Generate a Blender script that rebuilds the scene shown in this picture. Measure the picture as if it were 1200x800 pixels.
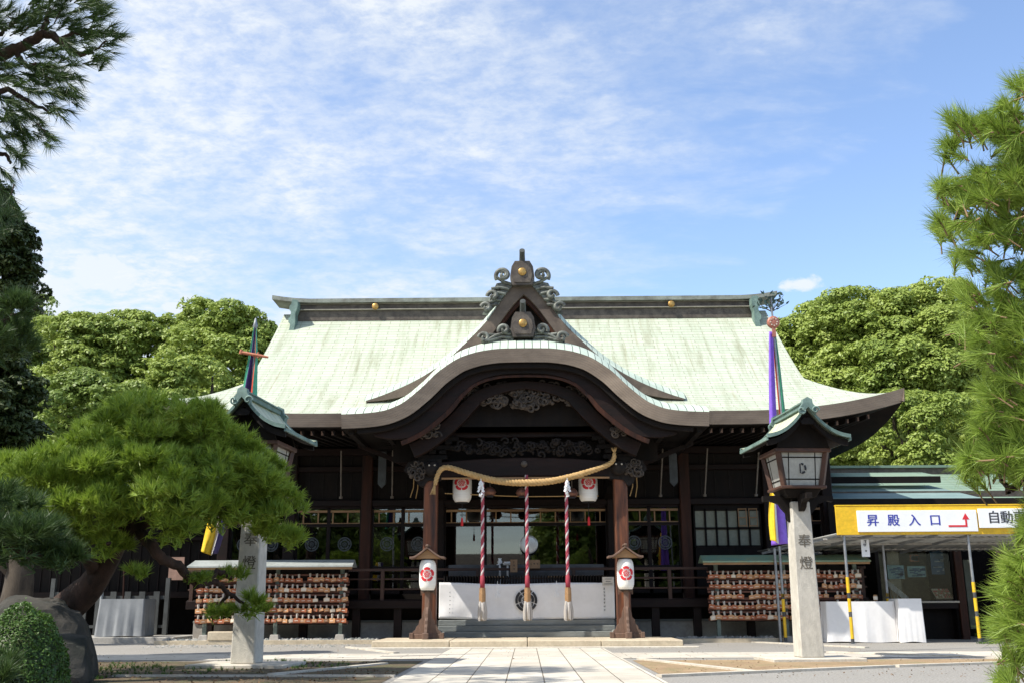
import bpy, math, random
import numpy as np
from mathutils import Vector, Matrix
R = math.radians
random.seed(5)
rng = np.random.default_rng(11)
sc = bpy.context.scene
for o in list(bpy.data.objects): bpy.data.objects.remove(o)
COL = sc.collection

# ------------------------------------------------------------------ camera
FPX = 1188.0; TH = math.atan(310/1188); CH = 0.9
cam_d = bpy.data.cameras.new('camera'); cam = bpy.data.objects.new('camera', cam_d); COL.objects.link(cam)
cam_d.sensor_width = 36; cam_d.lens = FPX/1200*36; cam_d.clip_start = .05; cam_d.clip_end = 3000
cam.matrix_world = Matrix.Translation((0, 0, CH)) @ Matrix.Rotation(math.atan(14.6/1188)*1.02, 4, 'Z') @ Matrix.Rotation(R(90)+TH, 4, 'X') @ Matrix.Rotation(R(-.27), 4, 'Z')
sc.camera = cam

# ------------------------------------------------------------------ sun and sky
SUN_EL = R(52); SUN_FROM = Vector((-math.cos(R(26)), -math.sin(R(26)), 0))      # sun stands to the left, a little behind the camera
sun_dir = (SUN_FROM*math.cos(SUN_EL) + Vector((0, 0, math.sin(SUN_EL)))).normalized()
sd = bpy.data.lights.new('sun', 'SUN'); sd.energy = 3.9; sd.angle = R(.53); sd.color = (1, .955, .87)
so = bpy.data.objects.new('sun', sd); COL.objects.link(so); so.rotation_euler = sun_dir.to_track_quat('Z', 'Y').to_euler(); so.location = (-20, -20, 40)
sc.view_settings.view_transform = 'Standard'; sc.view_settings.look = 'None'; sc.view_settings.gamma = 1
sc.view_settings.exposure = .80
sc.view_settings.use_curve_mapping = False

world = bpy.data.worlds.new('World'); sc.world = world; world.use_nodes = True
nt = world.node_tree; nt.nodes.clear(); N = nt.nodes.new; L = nt.links.new
def mth(nt, op, a, b=None, c=None, clamp=False):
    n = nt.nodes.new('ShaderNodeMath'); n.operation = op; n.use_clamp = clamp
    for i, v in enumerate((a, b, c)):
        if v is None: continue
        if isinstance(v, (int, float)): n.inputs[i].default_value = v
        else: nt.links.new(v, n.inputs[i])
    return n.outputs[0]
def ramp(nt, fac, stops, interp='LINEAR'):
    n = nt.nodes.new('ShaderNodeValToRGB'); n.color_ramp.interpolation = interp
    e = n.color_ramp.elements
    while len(e) > 1: e.remove(e[-1])
    e[0].position = stops[0][0]; c = stops[0][1]; e[0].color = (c, c, c, 1) if isinstance(c, (int, float)) else (*c, 1)
    for p, c in stops[1:]:
        x = e.new(p); x.color = (c, c, c, 1) if isinstance(c, (int, float)) else (*c, 1)
    nt.links.new(fac, n.inputs[0]); return n.outputs[0]
sky = N('ShaderNodeTexSky'); sky.sky_type = 'NISHITA'; sky.sun_disc = False
sky.sun_elevation = SUN_EL; sky.sun_rotation = math.atan2(sun_dir.x, sun_dir.y); sky.air_density = 1.0; sky.dust_density = .35; sky.ozone_density = .9; sky.altitude = 0
tc = N('ShaderNodeTexCoord'); sep = N('ShaderNodeSeparateXYZ'); L(tc.outputs['Generated'], sep.inputs[0])
zc = mth(nt, 'MAXIMUM', sep.outputs[2], .03)
u = mth(nt, 'DIVIDE', sep.outputs[0], mth(nt, 'ADD', zc, .12)); v = mth(nt, 'DIVIDE', sep.outputs[1], mth(nt, 'ADD', zc, .12))
cmb = N('ShaderNodeCombineXYZ'); L(u, cmb.inputs[0]); L(v, cmb.inputs[1])
def noise(nt, vec, scale, detail=5, rough=.55, dist=0, sclv=(1, 1, 1), loc=(0, 0, 0), rot=(0, 0, 0)):
    mp = nt.nodes.new('ShaderNodeMapping'); nt.links.new(vec, mp.inputs[0]); mp.inputs['Scale'].default_value = sclv; mp.inputs['Location'].default_value = loc; mp.inputs['Rotation'].default_value = rot
    n = nt.nodes.new('ShaderNodeTexNoise'); n.inputs['Scale'].default_value = scale; n.inputs['Detail'].default_value = detail
    n.inputs['Roughness'].default_value = rough; n.inputs['Distortion'].default_value = dist; nt.links.new(mp.outputs[0], n.inputs[0]); return n.outputs[0]
big = noise(nt, cmb.outputs[0], 1.0, 3, .5, .6, (1, .7, 1), (2.2, 5.1, 0))
fine = noise(nt, cmb.outputs[0], 17, 6, .66, .15, (1, 1.15, 1), (0, 0, 0), (0, 0, .3))
wisp = noise(nt, cmb.outputs[0], 2.6, 6, .6, .25, (1, 1.9, 1), (1, 3, 0), (0, 0, .25))
# thicker veil towards the upper left, clear towards the right
side = mth(nt, 'MULTIPLY_ADD', sep.outputs[0], -1.75, .56)
bias = mth(nt, 'ADD', mth(nt, 'MULTIPLY', sep.outputs[2], .85), side)
m1 = mth(nt, 'MULTIPLY_ADD', big, 1.7, mth(nt, 'MULTIPLY_ADD', wisp, 1.3, mth(nt, 'ADD', bias, -2.0)))
veil = ramp(nt, m1, [(0, 0.0), (.22, .22), (.5, .6), (.8, .95)], 'EASE')
tex = ramp(nt, fine, [(.38, .0), (.62, 1.0)])
cl = mth(nt, 'MULTIPLY', veil, mth(nt, 'MULTIPLY_ADD', tex, .6, .48))
# a few small cumulus low over the trees
def puff(d, r, sx, sz):
    d = Vector(d).normalized()
    vs = N('ShaderNodeVectorMath'); vs.operation = 'SUBTRACT'; L(tc.outputs['Generated'], vs.inputs[0]); vs.inputs[1].default_value = d
    vm = N('ShaderNodeVectorMath'); vm.operation = 'MULTIPLY'; L(vs.outputs[0], vm.inputs[0]); vm.inputs[1].default_value = (1/sx, 1/sx, 1/sz)
    ln = N('ShaderNodeVectorMath'); ln.operation = 'LENGTH'; L(vm.outputs[0], ln.inputs[0])
    pn = noise(nt, tc.outputs['Generated'], r, 6, .6, .2, (1, 1, 1.6))
    return ramp(nt, mth(nt, 'SUBTRACT', mth(nt, 'MULTIPLY_ADD', pn, 2.1, -.15), ln.outputs['Value']), [(0, 0), (.5, .95)], 'EASE')
def pdir(px, py):
    a = (px-614.6)/FPX; b = (400-py)/FPX; c, s = math.cos(TH), math.sin(TH)
    return (a, c-b*s, s+b*c)
for (px, py, r, sx, sz) in [(118, 318, 26, .06, .028), (60, 340, 26, .06, .03), (200, 357, 30, .03, .008), (940, 335, 40, .022, .009)]:
    cl = mth(nt, 'MAXIMUM', cl, puff(pdir(px, py), r, sx, sz))
mix = N('ShaderNodeMixRGB'); L(mth(nt, 'MULTIPLY', cl, .93), mix.inputs[0])
tint = N('ShaderNodeMixRGB'); tint.blend_type = 'MULTIPLY'; tint.inputs[0].default_value = 1; L(sky.outputs[0], tint.inputs[1]); tint.inputs[2].default_value = (1.0, 1.0, 1.04, 1)
L(tint.outputs[0], mix.inputs[1]); mix.inputs[2].default_value = (3.5, 3.7, 3.9, 1)
bg = N('ShaderNodeBackground'); L(mix.outputs[0], bg.inputs[0]); bg.inputs[1].default_value = .15
wo = N('ShaderNodeOutputWorld'); L(bg.outputs[0], wo.inputs[0])

# ------------------------------------------------------------------ helpers
def P(px, py, Y):
    a, b, c = pdir(px, py); k = Y/b
    return Vector((a*k, Y, CH+c*k))
def G(px, py, z=0):
    a, b, c = pdir(px, py); k = (z-CH)/c
    return (a*k, b*k)

MATS = {}
def mat(name, col, col2=None, rough=.7, scale=4, stretch=(1, 1, 1), bump=0, bscale=None, metal=0, detail=5, contrast=(.35, .65), spec=.4, coat=0, grain=.45):
    if name in MATS: return MATS[name]
    m = bpy.data.materials.new(name); m.use_nodes = True; t = m.node_tree; b = t.nodes['Principled BSDF']
    b.inputs['Roughness'].default_value = rough; b.inputs['Metallic'].default_value = metal; b.inputs['Specular IOR Level'].default_value = spec
    b.inputs['Coat Weight'].default_value = coat
    tcn = t.nodes.new('ShaderNodeTexCoord'); vec = tcn.outputs['Object']
    if col2 is None: col2 = tuple(c*.75 for c in col)
    n1 = noise(t, vec, scale, detail, .6, .3, stretch)
    r1 = ramp(t, n1, [(contrast[0], col), (contrast[1], col2)])
    n2 = noise(t, vec, scale*7, 3, .6, 0, stretch)
    mx = t.nodes.new('ShaderNodeMixRGB'); mx.blend_type = 'MULTIPLY'; mx.inputs[0].default_value = grain
    t.links.new(r1, mx.inputs[1]); t.links.new(ramp(t, n2, [(.3, .62), (.7, 1.12)]), mx.inputs[2])
    t.links.new(mx.outputs[0], b.inputs['Base Color'])
    rr = mth(t, 'MULTIPLY_ADD', n2, .25, rough-.12); t.links.new(rr, b.inputs['Roughness'])
    if bump:
        bn = noise(t, vec, bscale or scale*6, 5, .65, 0, stretch)
        bp = t.nodes.new('ShaderNodeBump'); bp.inputs['Strength'].default_value = bump; bp.inputs['Distance'].default_value = .02
        t.links.new(bn, bp.inputs['Height']); t.links.new(bp.outputs[0], b.inputs['Normal'])
    MATS[name] = m; return m
def plain(name, col, rough=.5, metal=0, spec=.5):
    return mat(name, col, tuple(c*.94 for c in col), rough, 3, metal=metal, spec=spec, grain=.08)

class MB:
    def __init__(s): s.v = []; s.f = []; s.m = []; s.uv = []; s.has_uv = False; s.sm = []
    def add(s, vs, fs, m=0, uvs=None, smooth=False):
        n = len(s.v); s.v += [tuple(p) for p in vs]
        for i, f in enumerate(fs):
            s.f.append(tuple(n+k for k in f)); s.m.append(m); s.sm.append(smooth)
            if uvs: s.uv += [uvs[k] for k in f]; s.has_uv = True
            else: s.uv += [(vs[k][0], vs[k][1]+vs[k][2]) for k in f]
        return s
    def box(s, x0, x1, y0, y1, z0, z1, m=0, M=None):
        vs = [(x, y, z) for z in (z0, z1) for y in (y0, y1) for x in (x0, x1)]
        if M is not None: vs = [tuple(M @ Vector(p)) for p in vs]
        return s.add(vs, [(0, 2, 3, 1), (4, 5, 7, 6), (0, 1, 5, 4), (2, 6, 7, 3), (0, 4, 6, 2), (1, 3, 7, 5)], m)
    def cbox(s, c, d, m=0, M=None):
        return s.box(c[0]-d[0]/2, c[0]+d[0]/2, c[1]-d[1]/2, c[1]+d[1]/2, c[2]-d[2]/2, c[2]+d[2]/2, m, M)
    def taper(s, c, w0, d0, w1, d1, z0, z1, m=0):
        vs = [(c[0]+sx*w/2, c[1]+sy*d/2, z) for z, w, d in ((z0, w0, d0), (z1, w1, d1)) for sy in (-1, 1) for sx in (-1, 1)]
        return s.add(vs, [(0, 2, 3, 1), (4, 5, 7, 6), (0, 1, 5, 4), (2, 6, 7, 3), (0, 4, 6, 2), (1, 3, 7, 5)], m)
    def beam(s, p, q, w, h, m=0):
        p = Vector(p); q = Vector(q); d = q-p; ln = d.length
        M = Matrix.Translation(p) @ d.to_track_quat('X', 'Z').to_matrix().to_4x4()
        return s.box(0, ln, -w/2, w/2, -h/2, h/2, m, M)
    def tube(s, pts, r, n=8, m=0, cap=True, smooth=True):
        pts = [Vector(p) for p in pts]; k = len(pts)
        rs = r if isinstance(r, (list, tuple)) else [r]*k
        vs = []; side = None
        for i, p in enumerate(pts):
            d = (pts[min(i+1, k-1)]-pts[max(i-1, 0)]); d = d.normalized() if d.length > 1e-9 else Vector((0, 0, 1))
            if side is None: side = d.orthogonal().normalized()
            else:
                side = side-d*side.dot(d); side = side.normalized() if side.length > 1e-6 else d.orthogonal().normalized()
            up = d.cross(side)
            for j in range(n):
                a = 2*math.pi*j/n; vs.append(p+(side*math.cos(a)+up*math.sin(a))*rs[i])
        fs = [(i*n+j, i*n+(j+1) % n, (i+1)*n+(j+1) % n, (i+1)*n+j) for i in range(k-1) for j in range(n)]
        s.add(vs, fs, m, smooth=smooth)
        if cap: s.add(vs[:n], [tuple(range(n))[::-1]], m); s.add(vs[-n:], [tuple(range(n))], m)
        return s
    def lathe(s, prof, c=(0, 0, 0), n=20, m=0, smooth=True, axis='Z'):
        vs = []
        for r, z in prof:
            for j in range(n):
                a = 2*math.pi*j/n
                p = (r*math.cos(a), r*math.sin(a), z) if axis == 'Z' else (r*math.cos(a), z, r*math.sin(a))
                vs.append((c[0]+p[0], c[1]+p[1], c[2]+p[2]))
        fs = [(i*n+j, i*n+(j+1) % n, (i+1)*n+(j+1) % n, (i+1)*n+j) for i in range(len(prof)-1) for j in range(n)]
        if axis == 'Y': fs = [f[::-1] for f in fs]
        return s.add(vs, fs, m, smooth=smooth)
    def prism(s, pts, y0, y1, m=0, mside=None, M=None, f=lambda x, y, z: (x, y, z)):
        n = len(pts); vs = [f(x, y0, z) for x, z in pts]+[f(x, y1, z) for x, z in pts]
        if M is not None: vs = [tuple(M @ Vector(p)) for p in vs]
        s.add(vs, [tuple(range(n)), tuple(range(2*n-1, n-1, -1))], m)
        return s.add(vs, [(i, n+i, n+(i+1) % n, (i+1) % n) for i in range(n)], m if mside is None else mside)
    def strip(s, A, B, y0, y1, m=0):                       # solid board between two polylines in XZ, from y0 to y1
        for i in range(len(A)-1):
            q = [A[i], A[i+1], B[i+1], B[i]]
            vs = [(x, y0, z) for x, z in q]+[(x, y1, z) for x, z in q]
            s.add(vs, [(0, 1, 2, 3), (7, 6, 5, 4), (0, 4, 5, 1), (2, 6, 7, 3)]+([(0, 3, 7, 4)] if i == 0 else [])+([(1, 5, 6, 2)] if i == len(A)-2 else []), m)
        return s
    def grid(s, fn, nu, nv, m=0, smooth=True):
        vs = []; uv = []
        for j in range(nv+1):
            for i in range(nu+1):
                p, q = fn(i/nu, j/nv); vs.append(p); uv.append(q)
        fs = [(j*(nu+1)+i, j*(nu+1)+i+1, (j+1)*(nu+1)+i+1, (j+1)*(nu+1)+i) for j in range(nv) for i in range(nu)]
        return s.add(vs, fs, m, uv, smooth)
    def build(s, name, mats, parent=None, bevel=0):
        off = Vector(root_loc(parent)) if parent else Vector((0, 0, 0))
        me = bpy.data.meshes.new(name); me.from_pydata([tuple(Vector(p)-off) for p in s.v], [], s.f)
        mats = mats if isinstance(mats, (list, tuple)) else [mats]
        for k in mats: me.materials.append(k)
        me.polygons.foreach_set('material_index', s.m); me.polygons.foreach_set('use_smooth', s.sm)
        ul = me.uv_layers.new(name='UVMap'); ul.data.foreach_set('uv', [c for q in s.uv for c in q])
        me.update()
        o = bpy.data.objects.new(name, me); COL.objects.link(o)
        if parent: o.parent = parent
        if bevel:
            b = o.modifiers.new('bevel', 'BEVEL'); b.width = bevel; b.segments = 1; b.limit_method = 'ANGLE'
        return o
def root_loc(o):
    while o.parent: o = o.parent
    return o.location if o.type == 'EMPTY' else (0, 0, 0)
def tag(o, label=None, cat=None, group=None, kind=None):
    if label: o['label'] = label
    if cat: o['category'] = cat
    if group: o['group'] = group
    if kind: o['kind'] = kind
    return o
def thing(name, label, cat, loc=(0, 0, 0), group=None):
    o = bpy.data.objects.new(name, None); COL.objects.link(o); o.location = loc; o.empty_display_size = .3
    return tag(o, label, cat, group)
def copy_tree(o, parent=None):
    c = o.copy(); COL.objects.link(c); c.parent = parent
    for ch in o.children: copy_tree(ch, c)
    return c
def text_mesh(s, size, M, name, m, parent=None, extr=.004, bold=0):
    c = bpy.data.curves.new('lettering', 'FONT'); c.body = s; c.size = size; c.extrude = extr; c.align_x = 'CENTER'; c.align_y = 'CENTER'
    o = bpy.data.objects.new('lettering', c); COL.objects.link(o)
    bpy.context.view_layer.update()
    me = bpy.data.meshes.new_from_object(o.evaluated_get(bpy.context.evaluated_depsgraph_get()))
    bpy.data.objects.remove(o); bpy.data.curves.remove(c)
    off = Vector(root_loc(parent)) if parent else Vector((0, 0, 0))
    if bold:
        import bmesh
        bm = bmesh.new(); bm.from_mesh(me); me.transform(Matrix.Translation((bold, bold*.4, .0008))); bm.from_mesh(me); bm.to_mesh(me); bm.free()
    me.transform(Matrix.Translation(-off) @ M); me.materials.clear(); me.materials.append(m)
    o = bpy.data.objects.new(name, me); COL.objects.link(o)
    if parent: o.parent = parent
    return o
def big_mesh(name, V, F, m, parent=None, mi=None, smooth=False):
    """fast mesh from numpy arrays; V (n,3), F (k,3 or 4)"""
    if parent: V = V-np.array(root_loc(parent))
    me = bpy.data.meshes.new(name); k = F.shape[1]
    me.vertices.add(len(V)); me.vertices.foreach_set('co', V.astype(np.float32).ravel())
    me.loops.add(F.size); me.loops.foreach_set('vertex_index', F.astype(np.int32).ravel())
    me.polygons.add(len(F)); me.polygons.foreach_set('loop_start', np.arange(0, F.size, k, dtype=np.int32)); me.polygons.foreach_set('loop_total', np.full(len(F), k, dtype=np.int32))
    for q in (m if isinstance(m, list) else [m]): me.materials.append(q)
    if mi is not None: me.polygons.foreach_set('material_index', mi.astype(np.int32))
    me.update(calc_edges=True)
    o = bpy.data.objects.new(name, me); COL.objects.link(o)
    if parent: o.parent = parent
    return o
XZ = Matrix.Rotation(R(90), 4, 'X')        # text and flat shapes stood up, facing -Y

# ------------------------------------------------------------------ materials
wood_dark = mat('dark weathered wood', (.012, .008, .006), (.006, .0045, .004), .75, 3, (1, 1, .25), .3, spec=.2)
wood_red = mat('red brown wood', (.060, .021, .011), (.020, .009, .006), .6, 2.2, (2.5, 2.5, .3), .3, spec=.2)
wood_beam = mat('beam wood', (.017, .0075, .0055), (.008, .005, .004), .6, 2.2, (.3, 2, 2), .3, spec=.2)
wood_tan = mat('tan wood', (.38, .22, .10), (.27, .15, .07), .6, 3, (.5, 2, 3), .2)
wood_grey = mat('grey brown stand wood', (.20, .12, .085), (.11, .07, .05), .75, 5, (1, 1, .3), .4)
bark_fascia = None
carve = mat('carved wood', (.022, .016, .013), (.009, .007, .006), .65, 8, bump=.3, spec=.2)
bronze = mat('weathered copper brown', (.14, .115, .09), (.07, .055, .045), .55, 5, bump=.25, metal=.25)
gold = mat('gilded bronze', (.55, .33, .10), (.38, .22, .07), .35, 12, metal=.7)
verdigris = mat('verdigris copper', (.20, .29, .25), (.11, .17, .15), .6, 3, bump=.25)
white_cloth = mat('white cloth', (.84, .82, .80), (.74, .72, .70), .85, 1.6, spec=.1, grain=.06)
grey_cloth = mat('shade-greyed sheet cloth', (.30, .31, .32), (.24, .25, .26), .85, 2, spec=.1, grain=.06)  # grey lowered so the cloth colour carries the partial shade it stands in
paper = mat('lantern paper', (.86, .84, .79), (.78, .75, .69), .75, 3, (.6, .6, 6), spec=.2, grain=.06)
red_ink = plain('red ink', (.62, .02, .03), .6); black_ink = plain('black ink', (.015, .015, .018), .6); blue_ink = plain('blue paint', (.03, .04, .34), .5)
stone_l = mat('pale granite', (.62, .57, .48), (.50, .45, .37), .8, 2.5, bump=.35, bscale=60)
stone_w = mat('weathered granite pillar', (.60, .565, .49), (.46, .43, .37), .8, 2.0, (1, 1, .6), bump=.5, bscale=70)
stone_p = mat('platform sandstone', (.60, .51, .37), (.46, .38, .27), .8, 2.0, bump=.4, bscale=40)
stone_g = mat('grey stone step', (.24, .25, .235), (.16, .17, .16), .8, 2.5, (.4, 1, 2), bump=.3)
conc = mat('pale concrete', (.42, .40, .36), (.33, .31, .28), .85, 2, bump=.3)
steel = mat('galvanised steel', (.36, .37, .38), (.24, .25, .26), .45, 6, metal=.6)
yellow = mat('yellow painted metal', (.80, .50, .02), (.72, .43, .02), .5, 2)
sign_white = plain('white sign face', (.84, .84, .84), .4)
rope_m = mat('straw rope', (.55, .36, .16), (.42, .26, .10), .8, 9, bump=.3)
bark = mat('pine bark', (.075, .042, .03), (.025, .016, .012), .9, 6, (1, 1, .4), .9)
bark2 = mat('camphor bark', (.09, .07, .05), (.04, .03, .022), .9, 5, (1, 1, .4), .6)
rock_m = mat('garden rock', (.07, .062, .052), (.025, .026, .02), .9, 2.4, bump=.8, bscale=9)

def roof_mat(name, ca, cb, stain, bw, rh, lines=.8, stain_amt=1.0, ms=.012):
    m = bpy.data.materials.new(name); m.use_nodes = True; t = m.node_tree; b = t.nodes['Principled BSDF']
    tcn = t.nodes.new('ShaderNodeTexCoord'); uv = tcn.outputs['UV']
    br = t.nodes.new('ShaderNodeTexBrick'); t.links.new(uv, br.inputs[0]); br.inputs['Scale'].default_value = 1
    br.inputs['Brick Width'].default_value = bw; br.inputs['Row Height'].default_value = rh; br.inputs['Mortar Size'].default_value = ms; br.inputs['Mortar Smooth'].default_value = .5
    br.inputs['Color1'].default_value = (*ca, 1); br.inputs['Color2'].default_value = (*cb, 1); br.inputs['Mortar'].default_value = tuple(c*(1-lines) for c in stain)+(1,)
    s1 = noise(t, uv, 1.3, 6, .65, .4, (3.2, .32, 1)); s2 = noise(t, uv, .35, 4, .6, .5)
    s3 = noise(t, uv, 2.2, 5, .7, .4, (4.5, .12, 1), (3, 7, 0))
    mx = t.nodes.new('ShaderNodeMixRGB'); t.links.new(mth(t, 'MULTIPLY', ramp(t, s1, [(.48, 0), (.72, .62*stain_amt)]), ramp(t, s2, [(.35, .35), (.6, 1)])), mx.inputs[0])
    t.links.new(br.outputs[0], mx.inputs[1]); mx.inputs[2].default_value = (*stain, 1)
    m2 = t.nodes.new('ShaderNodeMixRGB'); t.links.new(ramp(t, s3, [(.58, 0), (.7, .5*stain_amt)]), m2.inputs[0]); t.links.new(mx.outputs[0], m2.inputs[1]); m2.inputs[2].default_value = (.30, .27, .17, 1)
    t.links.new(m2.outputs[0], b.inputs['Base Color']); b.inputs['Roughness'].default_value = .62; b.inputs['Specular IOR Level'].default_value = .35
    sx = t.nodes.new('ShaderNodeSeparateXYZ'); t.links.new(uv, sx.inputs[0])
    saw = mth(t, 'FRACT', mth(t, 'DIVIDE', sx.outputs[1], rh))
    bp = t.nodes.new('ShaderNodeBump'); bp.inputs['Strength'].default_value = .8; bp.inputs['Distance'].default_value = .025
    t.links.new(saw, bp.inputs['Height']); t.links.new(bp.outputs[0], b.inputs['Normal'])
    return m
copper = roof_mat('patinated copper roof', (.47, .495, .40), (.41, .455, .355), (.27, .28, .19), .62, .165, .30, 1.7, .009)
copper_v = roof_mat('patinated copper verge', (.50, .56, .47), (.42, .49, .41), (.27, .35, .30), 4.0, .2, .9)
copper_d = roof_mat('green copper side roof', (.22, .30, .22), (.17, .25, .19), (.14, .17, .12), 2.5, .3)

def layered(name, ca, cb, per):
    m = bpy.data.materials.new(name); m.use_nodes = True; t = m.node_tree; b = t.nodes['Principled BSDF']
    tcn = t.nodes.new('ShaderNodeTexCoord'); sx = t.nodes.new('ShaderNodeSeparateXYZ'); t.links.new(tcn.outputs['UV'], sx.inputs[0])
    fr = mth(t, 'FRACT', mth(t, 'DIVIDE', sx.outputs[1], per)); n = noise(t, tcn.outputs['Object'], 1.1, 5, .65, .4, (1, 1, 2.5))
    c = ramp(t, n, [(.35, ca), (.65, cb)]); mx = t.nodes.new('ShaderNodeMixRGB'); mx.blend_type = 'MULTIPLY'; mx.inputs[0].default_value = .55
    t.links.new(c, mx.inputs[1]); t.links.new(ramp(t, fr, [(0, .3), (.2, 1), (.9, 1), (1, .5)]), mx.inputs[2]); t.links.new(mx.outputs[0], b.inputs['Base Color']); b.inputs['Roughness'].default_value = .8
    bp = t.nodes.new('ShaderNodeBump'); bp.inputs['Strength'].default_value = .6; bp.inputs['Distance'].default_value = .015; t.links.new(fr, bp.inputs['Height']); t.links.new(bp.outputs[0], b.inputs['Normal'])
    return m
fascia_m = layered('layered eave edge', (.33, .26, .20), (.22, .17, .13), .055)

def glass_mat():
    m = bpy.data.materials.new('window glass'); m.use_nodes = True; t = m.node_tree; t.nodes.clear()
    g = t.nodes.new('ShaderNodeBsdfGlossy'); g.inputs['Roughness'].default_value = .015; g.inputs['Color'].default_value = (.9, .9, .9, 1)
    tr = t.nodes.new('ShaderNodeBsdfTransparent'); tr.inputs[0].default_value = (.5, .52, .5, 1)
    fr = t.nodes.new('ShaderNodeFresnel'); fr.inputs[0].default_value = 1.5
    mx = t.nodes.new('ShaderNodeMixShader'); t.links.new(mth(t, 'MULTIPLY_ADD', fr.outputs[0], 1.3, .06, True), mx.inputs[0]); t.links.new(tr.outputs[0], mx.inputs[1]); t.links.new(g.outputs[0], mx.inputs[2])
    o = t.nodes.new('ShaderNodeOutputMaterial'); t.links.new(mx.outputs[0], o.inputs[0]); return m
glass = glass_mat()
glass_c = glass_mat(); glass_c.name = 'clear counter glass'
for n_ in glass_c.node_tree.nodes:
    if n_.type == 'MATH': n_.inputs[1].default_value = .2; n_.inputs[2].default_value = 0
    if n_.type == 'BSDF_TRANSPARENT': n_.inputs[0].default_value = (.85, .87, .85, 1)

def leaf_mat(name, ca, cb, cc=None, nscale=1.2, trans=.35, rough=.5):
    m = bpy.data.materials.new(name); m.use_nodes = True; t = m.node_tree; b = t.nodes['Principled BSDF']; out = t.nodes['Material Output']
    ge = t.nodes.new('ShaderNodeNewGeometry'); tcn = t.nodes.new('ShaderNodeTexCoord')
    n = noise(t, tcn.outputs['Object'], nscale, 4, .6)
    f = mth(t, 'MULTIPLY_ADD', ge.outputs['Random Per Island'], .45, mth(t, 'MULTIPLY_ADD', n, 1.3, -.37), True)
    st = [(0, ca), (.75, cb)]+([(1, cc)] if cc else [])
    c = ramp(t, f, st); t.links.new(c, b.inputs['Base Color']); b.inputs['Roughness'].default_value = rough; b.inputs['Specular IOR Level'].default_value = .35
    tl = t.nodes.new('ShaderNodeBsdfTranslucent'); t.links.new(c, tl.inputs[0]); mx = t.nodes.new('ShaderNodeMixShader'); mx.inputs[0].default_value = trans
    t.links.new(b.outputs[0], mx.inputs[1]); t.links.new(tl.outputs[0], mx.inputs[2]); t.links.new(mx.outputs[0], out.inputs[0]); return m
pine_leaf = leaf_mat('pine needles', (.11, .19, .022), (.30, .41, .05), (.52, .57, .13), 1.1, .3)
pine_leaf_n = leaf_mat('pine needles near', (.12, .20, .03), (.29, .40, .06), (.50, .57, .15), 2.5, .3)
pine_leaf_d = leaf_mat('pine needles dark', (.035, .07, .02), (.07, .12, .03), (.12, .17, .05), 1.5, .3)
camphor_leaf = leaf_mat('camphor leaves', (.17, .25, .05), (.34, .415, .085), (.52, .57, .18), .35, .3)
camphor_leaf2 = leaf_mat('camphor leaves deep', (.12, .19, .04), (.25, .325, .065), (.40, .45, .13), .35, .3)
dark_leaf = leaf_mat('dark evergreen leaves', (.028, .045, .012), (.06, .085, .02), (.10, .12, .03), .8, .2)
shrub_leaf = leaf_mat('clipped shrub leaves', (.045, .10, .015), (.09, .17, .03), (.16, .22, .05), 3, .25)
# ------------------------------------------------------------------ ground, paths
def ground_mat():
    m = bpy.data.materials.new('asphalt with grit'); m.use_nodes = True; t = m.node_tree; b = t.nodes['Principled BSDF']
    tcn = t.nodes.new('ShaderNodeTexCoord'); v = tcn.outputs['Object']
    n1 = noise(t, v, .5, 5, .6, .4); n2 = noise(t, v, 38, 3, .7); n3 = noise(t, v, 4, 5, .7)
    mx = t.nodes.new('ShaderNodeMixRGB'); t.links.new(n1, mx.inputs[0]); mx.inputs[1].default_value = (.30, .28, .25, 1); mx.inputs[2].default_value = (.225, .21, .185, 1)
    m2 = t.nodes.new('ShaderNodeMixRGB'); m2.blend_type = 'MULTIPLY'; m2.inputs[0].default_value = .8; t.links.new(mx.outputs[0], m2.inputs[1]); t.links.new(ramp(t, n2, [(.3, .45), (.5, 1), (.72, 1.8)]), m2.inputs[2])
    m3 = t.nodes.new('ShaderNodeMixRGB'); t.links.new(ramp(t, n3, [(.55, 0), (.75, .4)]), m3.inputs[0]); t.links.new(m2.outputs[0], m3.inputs[1]); m3.inputs[2].default_value = (.32, .28, .21, 1)
    t.links.new(m3.outputs[0], b.inputs['Base Color']); b.inputs['Roughness'].default_value = .9
    bp = t.nodes.new('ShaderNodeBump'); bp.inputs['Strength'].default_value = .5; bp.inputs['Distance'].default_value = .01; t.links.new(n2, bp.inputs['Height']); t.links.new(bp.outputs[0], b.inputs['Normal'])
    return m
asphalt = ground_mat()
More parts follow.
